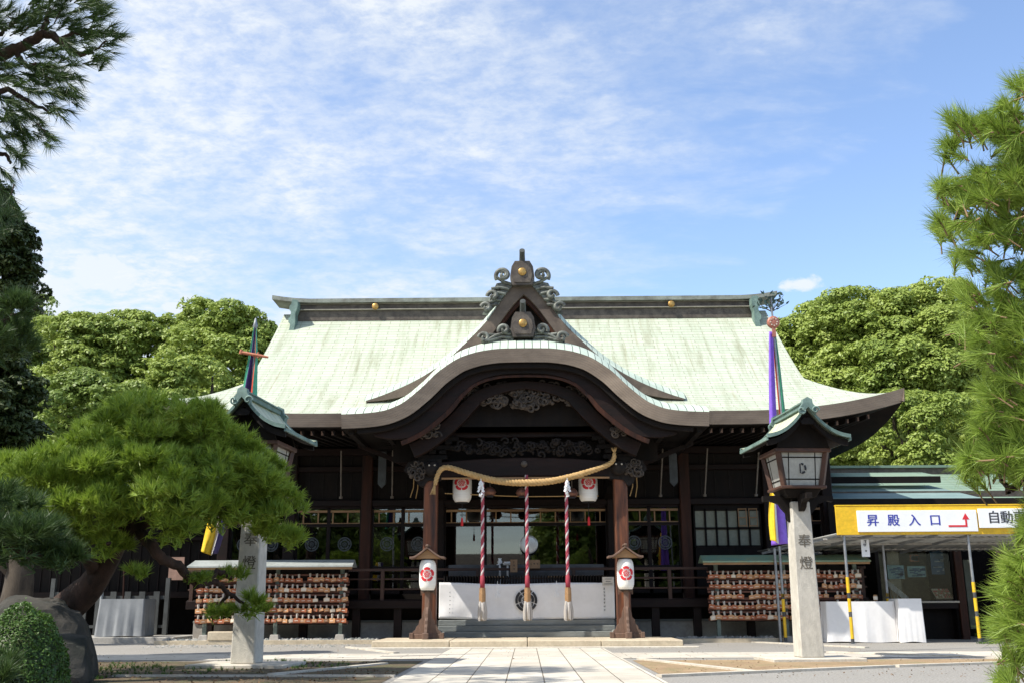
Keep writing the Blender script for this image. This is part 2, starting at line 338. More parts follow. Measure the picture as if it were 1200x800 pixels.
def dirt_mat(name, ca, cb, cm):
    m = bpy.data.materials.new(name); m.use_nodes = True; t = m.node_tree; b = t.nodes['Principled BSDF']
    tcn = t.nodes.new('ShaderNodeTexCoord'); v = tcn.outputs['Object']
    n1 = noise(t, v, 1.1, 6, .65, .5); n2 = noise(t, v, 26, 4, .7); n3 = noise(t, v, 2.4, 6, .7, .6, (1, 1, 1), (4, 1, 0))
    mx = t.nodes.new('ShaderNodeMixRGB'); t.links.new(ramp(t, n1, [(.38, 0), (.62, 1)]), mx.inputs[0]); mx.inputs[1].default_value = (*ca, 1); mx.inputs[2].default_value = (*cb, 1)
    m3 = t.nodes.new('ShaderNodeMixRGB'); t.links.new(ramp(t, n3, [(.5, 0), (.66, .8)]), m3.inputs[0]); t.links.new(mx.outputs[0], m3.inputs[1]); m3.inputs[2].default_value = (*cm, 1)
    m2 = t.nodes.new('ShaderNodeMixRGB'); m2.blend_type = 'MULTIPLY'; m2.inputs[0].default_value = .7; t.links.new(m3.outputs[0], m2.inputs[1]); t.links.new(ramp(t, n2, [(.3, .6), (.5, 1), (.75, 1.4)]), m2.inputs[2])
    t.links.new(m2.outputs[0], b.inputs['Base Color']); b.inputs['Roughness'].default_value = .95
    bp = t.nodes.new('ShaderNodeBump'); bp.inputs['Strength'].default_value = .7; bp.inputs['Distance'].default_value = .02; t.links.new(n2, bp.inputs['Height']); t.links.new(bp.outputs[0], b.inputs['Normal'])
    return m
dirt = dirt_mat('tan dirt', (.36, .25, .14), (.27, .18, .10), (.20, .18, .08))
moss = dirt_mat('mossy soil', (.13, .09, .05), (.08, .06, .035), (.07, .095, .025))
def pave_mat():
    m = bpy.data.materials.new('granite paving'); m.use_nodes = True; t = m.node_tree; b = t.nodes['Principled BSDF']
    tcn = t.nodes.new('ShaderNodeTexCoord'); uv = tcn.outputs['UV']
    nn = noise(t, uv, 1.4, 3, .5); dis = t.nodes.new('ShaderNodeMixRGB'); dis.blend_type = 'ADD'; dis.inputs[0].default_value = .012; t.links.new(uv, dis.inputs[1])
    nt2 = t.nodes.new('ShaderNodeTexNoise'); nt2.inputs['Scale'].default_value = 3; t.links.new(uv, nt2.inputs[0]); t.links.new(nt2.outputs['Color'], dis.inputs[2])
    br = t.nodes.new('ShaderNodeTexBrick'); t.links.new(dis.outputs[0], br.inputs[0]); br.inputs['Scale'].default_value = 1; br.offset = .37; br.offset_frequency = 2
    br.inputs['Brick Width'].default_value = 1.15; br.inputs['Row Height'].default_value = .47; br.inputs['Mortar Size'].default_value = .009; br.inputs['Mortar Smooth'].default_value = .3
    br.inputs['Color1'].default_value = (.60, .55, .46, 1); br.inputs['Color2'].default_value = (.52, .465, .38, 1); br.inputs['Mortar'].default_value = (.16, .13, .09, 1)
    n1 = noise(t, uv, 1.6, 6, .65, .5); n2 = noise(t, uv, 45, 3, .7)
    mx = t.nodes.new('ShaderNodeMixRGB'); mx.blend_type = 'MULTIPLY'; mx.inputs[0].default_value = 1; t.links.new(br.outputs[0], mx.inputs[1]); t.links.new(ramp(t, n1, [(.35, .82), (.6, 1.03)]), mx.inputs[2])
    m2 = t.nodes.new('ShaderNodeMixRGB'); m2.blend_type = 'MULTIPLY'; m2.inputs[0].default_value = .5; t.links.new(mx.outputs[0], m2.inputs[1]); t.links.new(ramp(t, n2, [(.3, .7), (.6, 1.15)]), m2.inputs[2])
    t.links.new(m2.outputs[0], b.inputs['Base Color']); b.inputs['Roughness'].default_value = .8
    bp = t.nodes.new('ShaderNodeBump'); bp.inputs['Strength'].default_value = .5; bp.inputs['Distance'].default_value = .01; t.links.new(br.outputs['Fac'], bp.inputs['Height']); bp.invert = True; t.links.new(bp.outputs[0], b.inputs['Normal'])
    return m
paving = pave_mat()

def sheet(name, pts, z, m, kind='structure', uvf=lambda x, y: (x, y)):
    b = MB(); b.add([(x, y, z) for x, y in pts], [tuple(range(len(pts)))], 0, [uvf(x, y) for x, y in pts]); return tag(b.build(name, m), kind=kind)
sheet('ground', [(-400, -300), (400, -300), (400, 700), (-400, 700)], 0, asphalt)
sheet('path', [(-1.66, -6), (1.68, -6), (1.68, 23.2), (-1.66, 23.2)], .014, paving, uvf=lambda x, y: (y, x+1.66))
# pale border kerbs of the path, the cross bands and the planting-bed edges
def band(name, a, b_, w, z0, z1, m):
    a = Vector((*a, 0)); b_ = Vector((*b_, 0)); d = (b_-a); n = Vector((-d.y, d.x, 0)).normalized()*w/2
    mb = MB(); vs = [(p.x, p.y, z) for z in (z0, z1) for p in (a-n, b_-n, b_+n, a+n)]
    mb.add(vs, [(4, 5, 6, 7), (0, 1, 5, 4), (1, 2, 6, 5), (2, 3, 7, 6), (3, 0, 4, 7)], 0, [(v[1], v[0]) for v in vs])
    return tag(mb.build(name, m), kind='structure')
sheet('pavement', [(1.70, 18.8), (11.5, 18.8), (11.5, 21.0), (1.70, 21.0)], .006, paving)
sheet('pavement', [(-1.68, 18.8), (-1.68, 21.0), (-12.5, 21.0), (-12.5, 18.8)], .006, paving)
band('kerb', (1.72, 13.9), (5.42, 15.85), .13, -.1, .035, stone_l)
band('kerb', (1.95, 18.35), (3.15, 14.75), .12, -.1, .03, stone_l)
band('kerb', (5.5, 15.9), (9.6, 17.6), .13, -.1, .035, stone_l)
band('kerb', (5.75, 20.9), (8.8, 17.4), .12, -.1, .03, stone_l)
band('kerb', (-1.75, 14.1), (-5.6, 14.35), .10, -.1, .03, stone_l)
band('kerb', (-2.3, 17.2), (-3.5, 14.5), .12, -.1, .03, stone_l)
band('kerb', (5.6, 26.7), (7.3, 22.8), .12, -.1, .03, stone_l)
band('kerb', (-4.1, 24.2), (-2.6, 21.1), .12, -.1, .03, stone_l)
sheet('soil', [(1.80, 13.95), (5.45, 15.9), (9.5, 17.55), (8.8, 18.1), (1.80, 18.1)], .005, dirt)
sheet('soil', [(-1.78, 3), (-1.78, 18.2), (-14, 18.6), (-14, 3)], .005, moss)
def rough_ground(name, x0, x1, y0, y1, z, m, amp=.03, seed=1):
    r = random.Random(seed); b = MB(); nx = int((x1-x0)*4); ny = max(2, int((y1-y0)*4)); H = {}
    def fn(u_, v_):
        k = (round(u_*nx), round(v_*ny)); H.setdefault(k, r.uniform(-amp, amp)); x = x0+(x1-x0)*u_; y = y0+(y1-y0)*v_
        return (x, y, z+H[k]), (x, y)
    b.grid(fn, nx, ny); return tag(b.build(name, m), kind='structure')
# raised strip at the foot of the hall
mb = MB(); mb.box(-9.4, -3.75, 26.75, 28.3, -.1, .09); tag(mb.build('terrace', dirt, bevel=.01), kind='structure')
mb = MB(); mb.box(3.75, 6.4, 26.75, 28.3, -.1, .09); tag(mb.build('terrace', dirt, bevel=.01), kind='structure')
band('kerb', (-9.4, 26.62), (-3.7, 26.62), .2, -.1, .10, stone_p)
band('kerb', (3.7, 26.62), (6.5, 26.62), .2, -.1, .10, stone_p)
mb = MB(); mb.box(-22, -9.4, 28.0, 30.6, -.1, .15); tag(mb.build('walkway', conc, bevel=.01), kind='structure')

# pebbles along the hall base
def pebbles(x0, x1, y0, y1, z, n, s=(.03, .09), name='gravel', m=None, seed=3):
    r = random.Random(seed); b = MB()
    for _ in range(n):
        x = r.uniform(x0, x1); y = r.uniform(y0, y1); q = r.uniform(*s)
        c = [(0, 0, 1), (1, .1, .1), (.2, 1, 0), (-1, .2, .1), (-.1, -1, .1)]; a = r.uniform(0, 6.28)
        vs = [(x+q*(p[0]*math.cos(a)-p[1]*math.sin(a)), y+q*(p[0]*math.sin(a)+p[1]*math.cos(a)), z+q*.7*p[2]*r.uniform(.7, 1.2)) for p in c]
        b.add(vs, [(0, 1, 2), (0, 2, 3), (0, 3, 4), (0, 4, 1)], r.randint(0, 1))
    return tag(b.build(name, m or [conc, stone_g]), kind='stuff')
pebbles(-9.3, -3.8, 26.85, 27.4, .09, 700); pebbles(3.8, 6.3, 26.85, 27.4, .09, 260, seed=4)
pebbles(-9, -4, 24.5, 26.5, 0, 260, (.015, .04), seed=5)

# ------------------------------------------------------------------ stone platform
pl = thing('stone_platform', 'low sandstone platform at the head of the paved path, under the porch', 'platform', (0, 24.5, 0))
xs = [-3.46, -1.72, .02, 1.66, 3.48]
for i in range(4):
    b = MB(); b.box(xs[i]+.006, xs[i+1]-.006, 23.5, 26.0, -.05, .165); b.build('stone_block', stone_p, pl, bevel=.015)
b = MB(); b.box(-3.75, 3.78, 23.22, 23.495, -.05, .035); b.build('base_slab', stone_l, pl, bevel=.01)

# ------------------------------------------------------------------ the hall
hall = thing('shrine_hall', 'broad wooden shrine hall with pale green copper roof and curved porch gable', 'shrine', (0, 28, 0))
def prof(pts):
    pts = sorted(pts); X = [p[0] for p in pts]; Z = [p[1] for p in pts]
    # smooth (monotone cubic) interpolation
    X = np.array(X); Z = np.array(Z); d = np.diff(Z)/np.diff(X); s = np.zeros(len(X)); s[0] = d[0]; s[-1] = d[-1]
    for i in range(1, len(X)-1): s[i] = 0 if d[i-1]*d[i] <= 0 else 2*d[i-1]*d[i]/(d[i-1]+d[i])
    def f(x):
        x = min(max(abs(x), X[0]), X[-1]); i = min(int(np.searchsorted(X, x, 'right'))-1, len(X)-2); h = X[i+1]-X[i]; q = (x-X[i])/h
        return float((2*q**3-3*q**2+1)*Z[i]+(q**3-2*q**2+q)*h*s[i]+(-2*q**3+3*q**2)*Z[i+1]+(q**3-q**2)*h*s[i+1])
    return f
ZE, ZR, YE, YR, TG = 5.70, 9.93, 25.5, 31.0, .63
def zt(t): return ZE+(ZR-ZE)*((1-t)**1.22)
def Wt(t): return 7.66+.10*t if t < TG else 7.72+(t-TG)/(1-TG)*1.98
def lift(c, t): return .56*max(0, (c-5.4)/4.3)**2.3*t**4
def front(u_, t, sgn=1):
    x = (2*u_-1)*Wt(t); y = YR-sgn*(YR-YE)*t
    return (x, y, zt(t)+lift(abs(x), t))
def sid(v_, t, s):
    hy = (YR-YE)*t; dy = (2*v_-1)*hy; W = Wt(t)
    return (s*W, YR+dy, zt(t)+lift(W-(hy-abs(dy)), t))
LN = 6.95
roof = MB()
roof.grid(lambda u_, t: (front(u_, t), (front(u_, t)[0]+20, (1-t)*LN)), 96, 30)
roof.grid(lambda u_, t: (front(1-u_, t, -1), (front(1-u_, t)[0]+20, (1-t)*LN)), 48, 16)
for s in (-1, 1):
    roof.grid(lambda a, b_, s=s: (sid(a if s > 0 else 1-a, TG+b_*(1-TG), s), (sid(a, 1, s)[1], (1-TG)*(1-b_)*LN)), 40, 10)
main_roof = roof.build('roof', copper, hall)
# eave edge (layered, .34 thick) and soffit
eb = MB(); TH_E = .34
def edge_strip(b, pts, th, nrm, inset=.06):
    uvc = 0
    for i in range(len(pts)-1):
        p, q = Vector(pts[i]), Vector(pts[i+1]); d = (q-p).length; n = Vector(nrm)*inset
        vs = [p-Vector((0, 0, 0)), q, q-Vector((0, 0, th))-n, p-Vector((0, 0, th))-n]
        b.add(vs, [(0, 3, 2, 1)], 0, [(uvc, th), (uvc+d, th), (uvc+d, 0), (uvc, 0)]); uvc += d
fr = [front(i/80, 1) for i in range(81)]
edge_strip(eb, fr, TH_E, (0, -1, 0))
edge_strip(eb, [front(1-i/40, 1, -1) for i in range(41)], TH_E, (0, 1, 0))
for s in (-1, 1): edge_strip(eb, [sid(i/40 if s > 0 else 1-i/40, 1, s) for i in range(41)], TH_E, (s, 0, 0))
eb.build('eave_edge', fascia_m, main_roof)
sb = MB()
def soff(a, b_):
    x, y, z = front(a, 1); k = b_; return ((x*(1-k*.28), y+.06+3.6*k, z-TH_E+.25*k*0+ (5.36-(z-TH_E))*min(1, k*1.6)*.8), (a, b_))
sb.grid(soff, 80, 8)
for s in (-1, 1):
    sb.grid(lambda a, b_, s=s: ((sid(a, 1, s)[0]*(1-b_*.28)-s*.06*(1-b_), YR+(sid(a, 1, s)[1]-YR)*(1-.3*b_)+0, sid(a, 1, s)[2]-TH_E), (a, b_)), 30, 6)
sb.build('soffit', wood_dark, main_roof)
# rafters under the front eave
rf = MB()
x = -9.0
while x < 9.05:
    zz = zt(1)+lift(abs(x), 1)-TH_E-.11
    rf.beam((x, 25.85, zz), (x*.93, 29, min(zz, 5.36)+.16), .09, .12, 0); rf.cbox((x, 25.86, zz), (.085, .02, .11), 1); x += .27
rf.build('rafters', [wood_dark, wood_grey], main_roof)
# gable verges and gable walls at both ends
for s in (-1, 1):
    g = MB(); A = [(sid(.5, .001, s)[0], YR-5.5*t, zt(t)) for t in [i*TG/16 for i in range(17)]]
    for sg in (-1, 1):
        for i in range(16):
            p, q = A[i], A[i+1]; f_ = lambda P_, dx, dz: (P_[0]-s*dx, YR+sg*(P_[1]-YR)*-1 if sg > 0 else P_[1], P_[2]-dz)
            vs = [f_(p, 0, 0), f_(q, 0, 0), f_(q, .03, .34), f_(p, .03, .34)]; g.add(vs, [(0, 1, 2, 3)], 0)
            vs = [f_(p, .08, .30), f_(q, .08, .30), f_(q, .10, .75), f_(p, .10, .75)]; g.add(vs, [(0, 1, 2, 3)], 1)
    wl = [(YR-5.5*t, zt(t)-.1) for t in [i*TG/12 for i in range(13)]]; pts = wl[::-1]+[(2*YR-y, z) for y, z in wl[1:]]
    g.add([(s*7.1, y, z) for y, z in pts], [tuple(range(len(pts)))], 1)
    g.build('gable_wall', [fascia_m, wood_dark], main_roof)
# main ridge
def xb(b, x0, x1, y0, y1, z0, z1, m=0): b.box(x0, x1, y0, y1, z0, z1, m); return b
rb = MB(); rb.box(-7.2, 7.2, 30.62, 31.38, 9.6, 9.93, 0); rb.box(-7.25, 7.25, 30.54, 31.46, 9.932, 9.96, 1)
rb.box(-7.2, 7.2, 30.66, 31.34, 9.962, 10.14, 0); rb.box(-7.22, 7.22, 30.60, 31.40, 10.142, 10.16, 1)
ridge = rb.build('ridge', [bronze, mat('pale ridge line', (.33, .30, .25), (.24, .22, .18), .6, 4)], hall, bevel=.012)
cb = MB(); cap = []
for i in range(41):
    x = -7.95+15.9*i/40; cap.append((x, 10.165+.13*max(0, (abs(x)-6.6)/1.35)**2))
cb.strip([(x, z+.13) for x, z in cap], cap, 30.50, 31.50)
ridge_cap = cb.build('ridge_cap', mat('ridge cap copper', (.27, .29, .25), (.15, .15, .125), .6, 2.5, bump=.3), ridge)
for x in [i*.8-6.8 for i in range(18)]:
    b = None
for x in (-4.68, 4.62):
    b = MB(); b.lathe([(.0, -.03), (.09, -.03), (.105, -.015), (.105, .02)], (x, 30.52, 10.03), 20, axis='Y'); b.build('gold_crest', gold, ridge)
for s in (-1, 1):
    b = MB(); o_ = [(7.02, 10.33), (7.30, 10.36), (7.34, 10.2), (7.42, 10.14), (7.42, 10.02), (7.33, 9.95), (7.36, 9.8), (7.44, 9.74), (7.44, 9.62), (7.34, 9.55), (7.38, 9.38), (7.5, 9.30), (7.5, 9.16), (7.40, 9.06), (7.18, 9.08), (7.15, 9.3), (7.1, 9.6), (7.12, 9.9), (7.02, 10.1)]
    o_ = [(s*(7.06+(x-7.02)*.62), z-.17) for x, z in o_]
    if s < 0: o_ = o_[::-1]
    b.prism(o_, 30.2, 30.58); b.build('ridge_end_tile', verdigris, ridge, bevel=.02)

# --- triangular gable set in the roof slope
cf = prof([(0, 9.62), (.22, 9.42), (1.05, 8.29), (1.59, 7.72), (2.2, 7.17), (2.96, 6.69), (3.85, 6.30), (4.25, 6.17)])
CY = 26.3
def crise(y): return .42*(1-math.exp(-(y-CY)/.42))
cr = MB()
def arc(f, xm, n=60):
    xs_ = [xm*i/n for i in range(n+1)]; s = [0]
    for i in range(n): s.append(s[-1]+math.hypot(xs_[i+1]-xs_[i], f(xs_[i+1])-f(xs_[i])))
    return lambda x: s[min(n, int(round(abs(x)/xm*n)))]
ca_ = arc(cf, 4.25, 400)
for s in (-1, 1):
    def fn(a, b_, s=s):
        x = 4.25*a; y = CY+(4.6*b_**2.0)
        return ((s*x, y, cf(x)+crise(y)), (y, ca_(x)))
    cr.grid(fn, 40, 24, 0) if s > 0 else cr.grid(lambda a, b_: fn(1-a, b_, -1), 40, 24, 0)
dormer = cr.build('triangular_gable', copper_v, hall)
def thick_board(b, f, x0, x1, d0, d1, y0, y1, m, n=30, nrm=False):
    for s in (-1, 1):
        A = []; B_ = []
        for i in range(n+1):
            x = x0+(x1-x0)*i/n; A.append((s*x, f(x)-d0(x))); B_.append((s*x, f(x)-d1(x)))
        if s < 0: A = A[::-1]; B_ = B_[::-1]
        b.strip(A, B_, y0, y1, m)
b = MB(); tp = lambda x: .55 if x < 1.9 else max(.04, .55-.52*((x-1.9)/2.3)**1.1)
thick_board(b, cf, 0, 4.2, lambda x: .0, lambda x: tp(x), CY-.0, CY+.12, 0)
b.build('bargeboard', mat('gable bargeboard', (.16, .12, .09), (.09, .065, .05), .7, 2, bump=.2), dormer)
b = MB(); thick_board(b, cf, 0, 2.6, lambda x: tp(x)-.04, lambda x: tp(x)+.14, CY+.13, CY+.3, 0); b.build('inner_bargeboard', wood_red, dormer)
b = MB(); pts = [(x/10-2.4, cf(x/10-2.4)-.1) for x in range(0, 49)]; pts = pts+[(2.4, 6.2), (-2.4, 6.2)]; b.prism(pts, CY+.55, CY+.6); b.build('gable_panel', wood_dark, dormer)

def spiral(c, r0, turns, a0, sgn=1, n=26, y=0, grow=.08):
    out = []
    for i in range(n+1):
        q = i/n; a = a0+sgn*2*math.pi*turns*q; r = r0*(1-q)**.85+.02
        out.append((c[0]+r*math.cos(a), y-grow*q, c[1]+r*math.sin(a)))
    return out
def onigawara(cx, y, z, parent, fins, k=1.0):
    t = MB(); o_ = [(-.27, -.34), (.27, -.34), (.33, -.1), (.29, .18), (.2, .34), (-.2, .34), (-.29, .18), (-.33, -.1)]
    t.prism([(cx+a*k, z+c*k) for a, c in o_], y-.16, y+.16)
    i_ = [(cx+a*k*.8, z+c*k*.8) for a, c in o_]; t.prism(i_, y-.19, y-.161)
    p = t.build('ridge_end_tile', bronze, parent, bevel=.02)
    t = MB(); t.lathe([(0, -.03), (.09*k, -.03), (.112*k, -.015), (.112*k, .0)], (cx, y-.195, z+.02*k), 20, axis='Y'); t.build('gold_crest', gold, parent)
    t = MB(); t.tube([(cx, y-.05, z+.25*k), (cx, y-.10, z+.40*k), (cx, y-.2, z+.50*k), (cx, y-.34, z+.58*k)], [.085*k, .08*k, .075*k, .075*k], 14); t.build('ridge_horn', mat('dark horn tile', (.06, .065, .06), (.035, .04, .038), .5, 4), parent)
    for s in (-1, 1):
        t = MB()
        for (a, c, r, tu, a0) in fins['sp']:
            t.tube(spiral((cx+s*a, z+c), r, tu, a0 if s > 0 else math.pi-a0, s, y=y-.05), [.06*k]*20+[.045*k]*7, 7)
        for ln in fins['ln']:
            t.tube([(cx+s*a, y-.02-.03*j, z+c) for j, (a, c) in enumerate(ln)], .045*k, 7)
        t.prism([(cx+s*a, z+c) for a, c in fins['back']][::s], y-.02, y+.1)
        t.build('scroll_ornament', mat('ornament copper', (.20, .215, .185), (.07, .065, .052), .55, 6, bump=.3, metal=.2), parent)
onigawara(-.04, CY-.05, 9.62, dormer, dict(sp=[(.52, -.04, .19, 1.2, -.6), (.52, -.04, .11, .8, .8), (.80, -.62, .13, 1, 0), (.98, -.95, .12, 1, .3)],
    ln=[[(.30, -.28), (.5, -.22), (.70, -.1)], [(.36, -.42), (.6, -.38), (.84, -.42)], [(.46, -.56), (.66, -.52), (.86, -.66)], [(.58, -.72), (.74, -.72), (.9, -.82)], [(.66, -.86), (.84, -.86), (1.0, -.98)]],
    back=[(.25, -.3), (.45, -.2), (.7, -.25), (.82, -.5), (.9, -.8), (1.08, -1.1), (.95, -1.1), (.6, -.72)]))

# --- curved porch gable
KY = 24.2
kf = prof([(0, 7.05), (.5, 7.045), (.96, 7.0), (1.52, 6.85), (2.08, 6.50), (2.57, 6.03), (3.05, 5.66), (3.5, 5.50), (3.95, 5.45), (4.46, 5.43)])
kr = MB(); ka = arc(kf, 4.46, 400)
def krise(x, y):
    w = .50-.10*min(1, abs(x)/4.4)
    return w*(1-math.exp(-(y-KY)/.55))+.05*(y-KY)*max(0, 1-abs(x)/4.4)
def kfn(a, b_):
    x = (2*a-1)*4.46; y = KY+4.3*b_**1.8; return ((x, y, kf(x)+krise(x, y)), (y*1.0, (ka(x) if x > 0 else -ka(x))))
kr.grid(kfn, 110, 26); porch = kr.build('porch_roof', copper_v, hall)
b = MB()
E_ = [(-4.46+8.92*i/100) for i in range(101)]
def off(x, d):                                         # point d below the profile, measured along its normal
    h = .02; dz = (kf(min(abs(x)+h, 4.46))-kf(max(abs(x)-h, 0)))/(min(abs(x)+h, 4.46)-max(abs(x)-h, 0))*(1 if x >= 0 else -1)
    if abs(x) < .03: dz = 0
    n = math.hypot(1, dz); return (x+dz/n*d, kf(x)-d/n)
top_ = [(x, kf(x)) for x in E_]; bot_ = [off(x, .34) for x in E_]
uvc = 0
for i in range(100):
    p, q = top_[i], top_[i+1]; r_, s_ = bot_[i+1], bot_[i]; d = math.hypot(q[0]-p[0], q[1]-p[1])
    b.add([(p[0], KY, p[1]), (q[0], KY, q[1]), (r_[0], KY+.06, r_[1]), (s_[0], KY+.06, s_[1])], [(0, 3, 2, 1)], 0, [(uvc, .34), (uvc+d, .34), (uvc+d, 0), (uvc, 0)], True)
    b.add([(r_[0], KY+.06, r_[1]), (s_[0], KY+.06, s_[1]), (s_[0], KY+3.6, s_[1]), (r_[0], KY+3.6, r_[1])], [(0, 1, 2, 3)], 1)
    uvc += d
for s in (-1, 1):
    b.add([(s*4.46, KY, 5.43), (s*4.46, KY+3.4, 5.6), (s*4.40, KY+3.4, 5.1), (s*4.44, KY+.06, 5.09)], [(0, 1, 2, 3)], 0)
b.build('eave_edge', [fascia_m, wood_dark], porch)
def curveboard(name, x1, d0, d1, y0, y1, m, n=60):
    b = MB(); xs_ = [-x1+2*x1*i/n for i in range(n+1)]
    b.strip([off(x, d0(abs(x))) for x in xs_], [off(x, d1(abs(x))) for x in xs_], y0, y1); return b.build(name, m, porch, bevel=.01)
curveboard('under_board', 4.1, lambda x: .342, lambda x: .46, KY+.16, KY+.3, wood_dark)
curveboard('curved_bargeboard', 3.75, lambda x: .40, lambda x: .56+.30*min(1, (x/2.4)**2) if x < 3 else .86-.45*(x-3), KY+.32, KY+.46, wood_beam)
curveboard('moulding', 3.3, lambda x: .60+.18*min(1, (x/2.4)**2), lambda x: .66+.24*min(1, (x/2.4)**2), KY+.30, KY+.33, wood_red)
curveboard('inner_curved_beam', 3.2, lambda x: .66+.2*min(1, x/2.4), lambda x: .86+.35*min(1, x/2.2), KY+.7, KY+.95, wood_beam)
b = MB(); pts = [(x/10-3.4, kf(x/10-3.4)-.36) for x in range(0, 69)]; pts += [(3.4, 5.3), (-3.4, 5.3)]; b.prism(pts, 25.36, 25.4); b.box(-3.4, 3.4, 25.95, 26.0, 4.5, 5.35); b.build('gable_panel', wood_dark, porch)

onigawara(-.03, 24.75, 7.76, porch, dict(sp=[(.48, -.12, .12, 1.1, -.4), (.98, -.33, .12, 1.1, .2)],
    ln=[[(.30, -.22), (.5, -.2), (.68, -.26), (.95, -.43)], [(.3, -.3), (.55, -.3), (.72, -.36), (.9, -.42)], [(.4, -.12), (.55, -.02)], [(.55, -.38), (.7, -.24), (.85, -.24)], [(.35, -.38), (.7, -.42), (1.0, -.46)]],
    back=[(.25, -.05), (.5, -.1), (.7, -.22), (1.0, -.3), (1.05, -.42), (.25, -.42)]), .95)
def scrolls(name, cx, cz, w, h, y, n, m, seed, parent, shape=None, r=(.05, .13), th=.03, back=True):
    rr = random.Random(seed); b = MB()
    for _ in range(n):
        while True:
            a, c = rr.uniform(-1, 1), rr.uniform(-1, 1)
            if (shape(a, c) if shape else a*a+c*c < 1): break
        q = rr.uniform(*r)
        b.tube(spiral((cx+a*w, cz+c*h), q, rr.uniform(.7, 1.5), rr.uniform(0, 6.28), rr.choice((-1, 1)), 12, y-rr.uniform(0, .12), .06), [th]*10+[th*.7]*3, 5)
    for _ in range(n*2):
        while True:
            a, c = rr.uniform(-1, 1), rr.uniform(-1, 1)
            if (shape(a, c) if shape else a*a+c*c < 1): break
        q = rr.uniform(*r)*.7; b.lathe([(0, -.9*q), (.5*q, -.75*q), (.85*q, -.4*q), (q, 0), (q*.6, .5*q)], (cx+a*w*.9, y, cz+c*h*.85), 7, axis='Y')
    return b.build(name, m, parent)
carve_l = mat('carved wood lighter', (.085, .065, .05), (.035, .026, .02), .6, 8, bump=.3)
scrolls('dragon_carving', -.03, 6.02, 1.75, .34, 25.1, 100, carve_l, 2, porch, lambda a, c: abs(a) < 1 and -1+.9*abs(a) < c < 1-.7*a*a)
scrolls('frieze_carving', -.03, 4.76, 1.85, .2, 25.45, 70, carve, 3, porch, lambda a, c: abs(c) < 1-.6*a*a, (.04, .10))
for s in (-1, 1):
    scrolls('cloud_carving', s*2.55, 5.28, .42, .32, 24.95, 26, carve_l, 7+s, porch, lambda a, c, s=s: c < s*a*-1.0+.5 and c > -.9, (.04, .1))
    b = MB(); n_ = [(2.1, 3.98), (2.1, 4.5), (2.55, 4.52), (2.95, 4.42), (3.05, 4.22), (2.92, 4.08), (2.75, 4.02), (2.7, 3.86), (2.55, 3.80), (2.45, 3.95)]
    n_ = [(s*x, z) for x, z in n_]; b.prism(n_ if s > 0 else n_[::-1], 25.42, 25.74); b.build('beam_nose', carve, porch, bevel=.04)
    scrolls('nose_carving', s*2.7, 4.22, .28, .22, 25.40, 12, carve_l, 11+s, porch, None, (.05, .1), .022)
    b = MB(); b.lathe([(0, -.12), (.15, -.12), (.2, -.05), (.2, .3)], (s*2.33, 25.35, 4.25), 12, axis='Y')
    for dx in (-.07, .07): b.lathe([(0, -.02), (.02, -.01), (.025, .01)], (s*2.33+dx, 25.225, 4.32), 8, axis='Y', m=1)
    b.build('lion_head_carving', [carve, stone_l], porch)
# porch posts with stone feet
for s in (-1, 1):
    b = MB(); b.cbox((s*2.375, 25.62, 2.22), (.34, .34, 3.75)); b.build('post', mat('porch post wood', (.21, .07, .028), (.035, .015, .010), .55, 1.6, (4, 4, .35), .3), porch, bevel=.035)
    b = MB(); b.taper((s*2.34, 25.62), .66, .66, .5, .5, .16, .345); b.build('post_stone', stone_g, porch, bevel=.02)
    b = MB()
    for k, (w, z) in enumerate([(.5, 4.11), (.75, 4.55), (1.05, 4.8), (1.3, 5.02)]): b.cbox((s*2.34, 25.6, z), (w, .3, .12))
    for k, (w, z) in enumerate([(.5, 4.68), (.8, 4.92)]):
        for j in (-1, 0, 1): b.cbox((s*2.34+j*w*.5, 25.6, z), (.17, .34, .1))
    b.build('bracket', wood_dark, porch, bevel=.01)
# rainbow beam
b = MB(); A = []; B_ = []
for i in range(25):
    x = -2.12+4.24*i/24; q = 1-(x/2.12)**2; A.append((x, 4.42+.11*q)); B_.append((x, 4.02+.035*q))
b.strip(A, B_, 25.42, 25.76); rbm = b.build('rainbow_beam', wood_beam, porch, bevel=.02)
b = MB(); b.lathe([(0, -.05), (.05, -.05), (.08, -.02), (.085, 0)], (-.03, 25.415, 4.36), 12, axis='Y'); b.build('boss', bronze, rbm)
b = MB(); b.box(-2.1, 2.1, 25.40, 25.43, 3.985, 4.03); b.build('pale_edge', wood_tan, rbm)
b = MB(); b.box(-3.0, 3.0, 25.5, 25.8, 5.05, 5.3); b.build('upper_beam', wood_beam, porch, bevel=.02)
b = MB(); b.cbox((-.03, 25.5, 5.6), (.26, .2, .6)); b.build('strut', wood_dark, porch, bevel=.02)
# side beams from porch posts to hall
for s in (-1, 1):
    b = MB(); pts = [(2.34*s, 25.8, 3.95), (2.34*s, 27, 4.2), (2.34*s, 28.9, 4.0)]
    for i in range(2): b.beam(pts[i], pts[i+1], .25, .38)
    b.box(s*3.4-.06, s*3.4+.06, 24.7, 28.9, 4.95, 5.12); b.box(s*4.25-.06, s*4.25+.06, 24.5, 28.9, 4.98, 5.12)
    for k in range(14): b.box(min(s*2.3, s*4.3), max(s*2.3, s*4.3), 24.75+k*.3, 24.84+k*.3, 5.12, 5.2)
    b.build('side_beam', wood_dark, porch)
    b = MB(); b.strip([(s*4.44, 5.12), (s*2.5, 4.35)][::s], [(s*4.44, 5.0), (s*2.5, 4.2)][::s], 26.6, 26.68); b.build('slanted_board', wood_tan if 0 else wood_beam, porch)

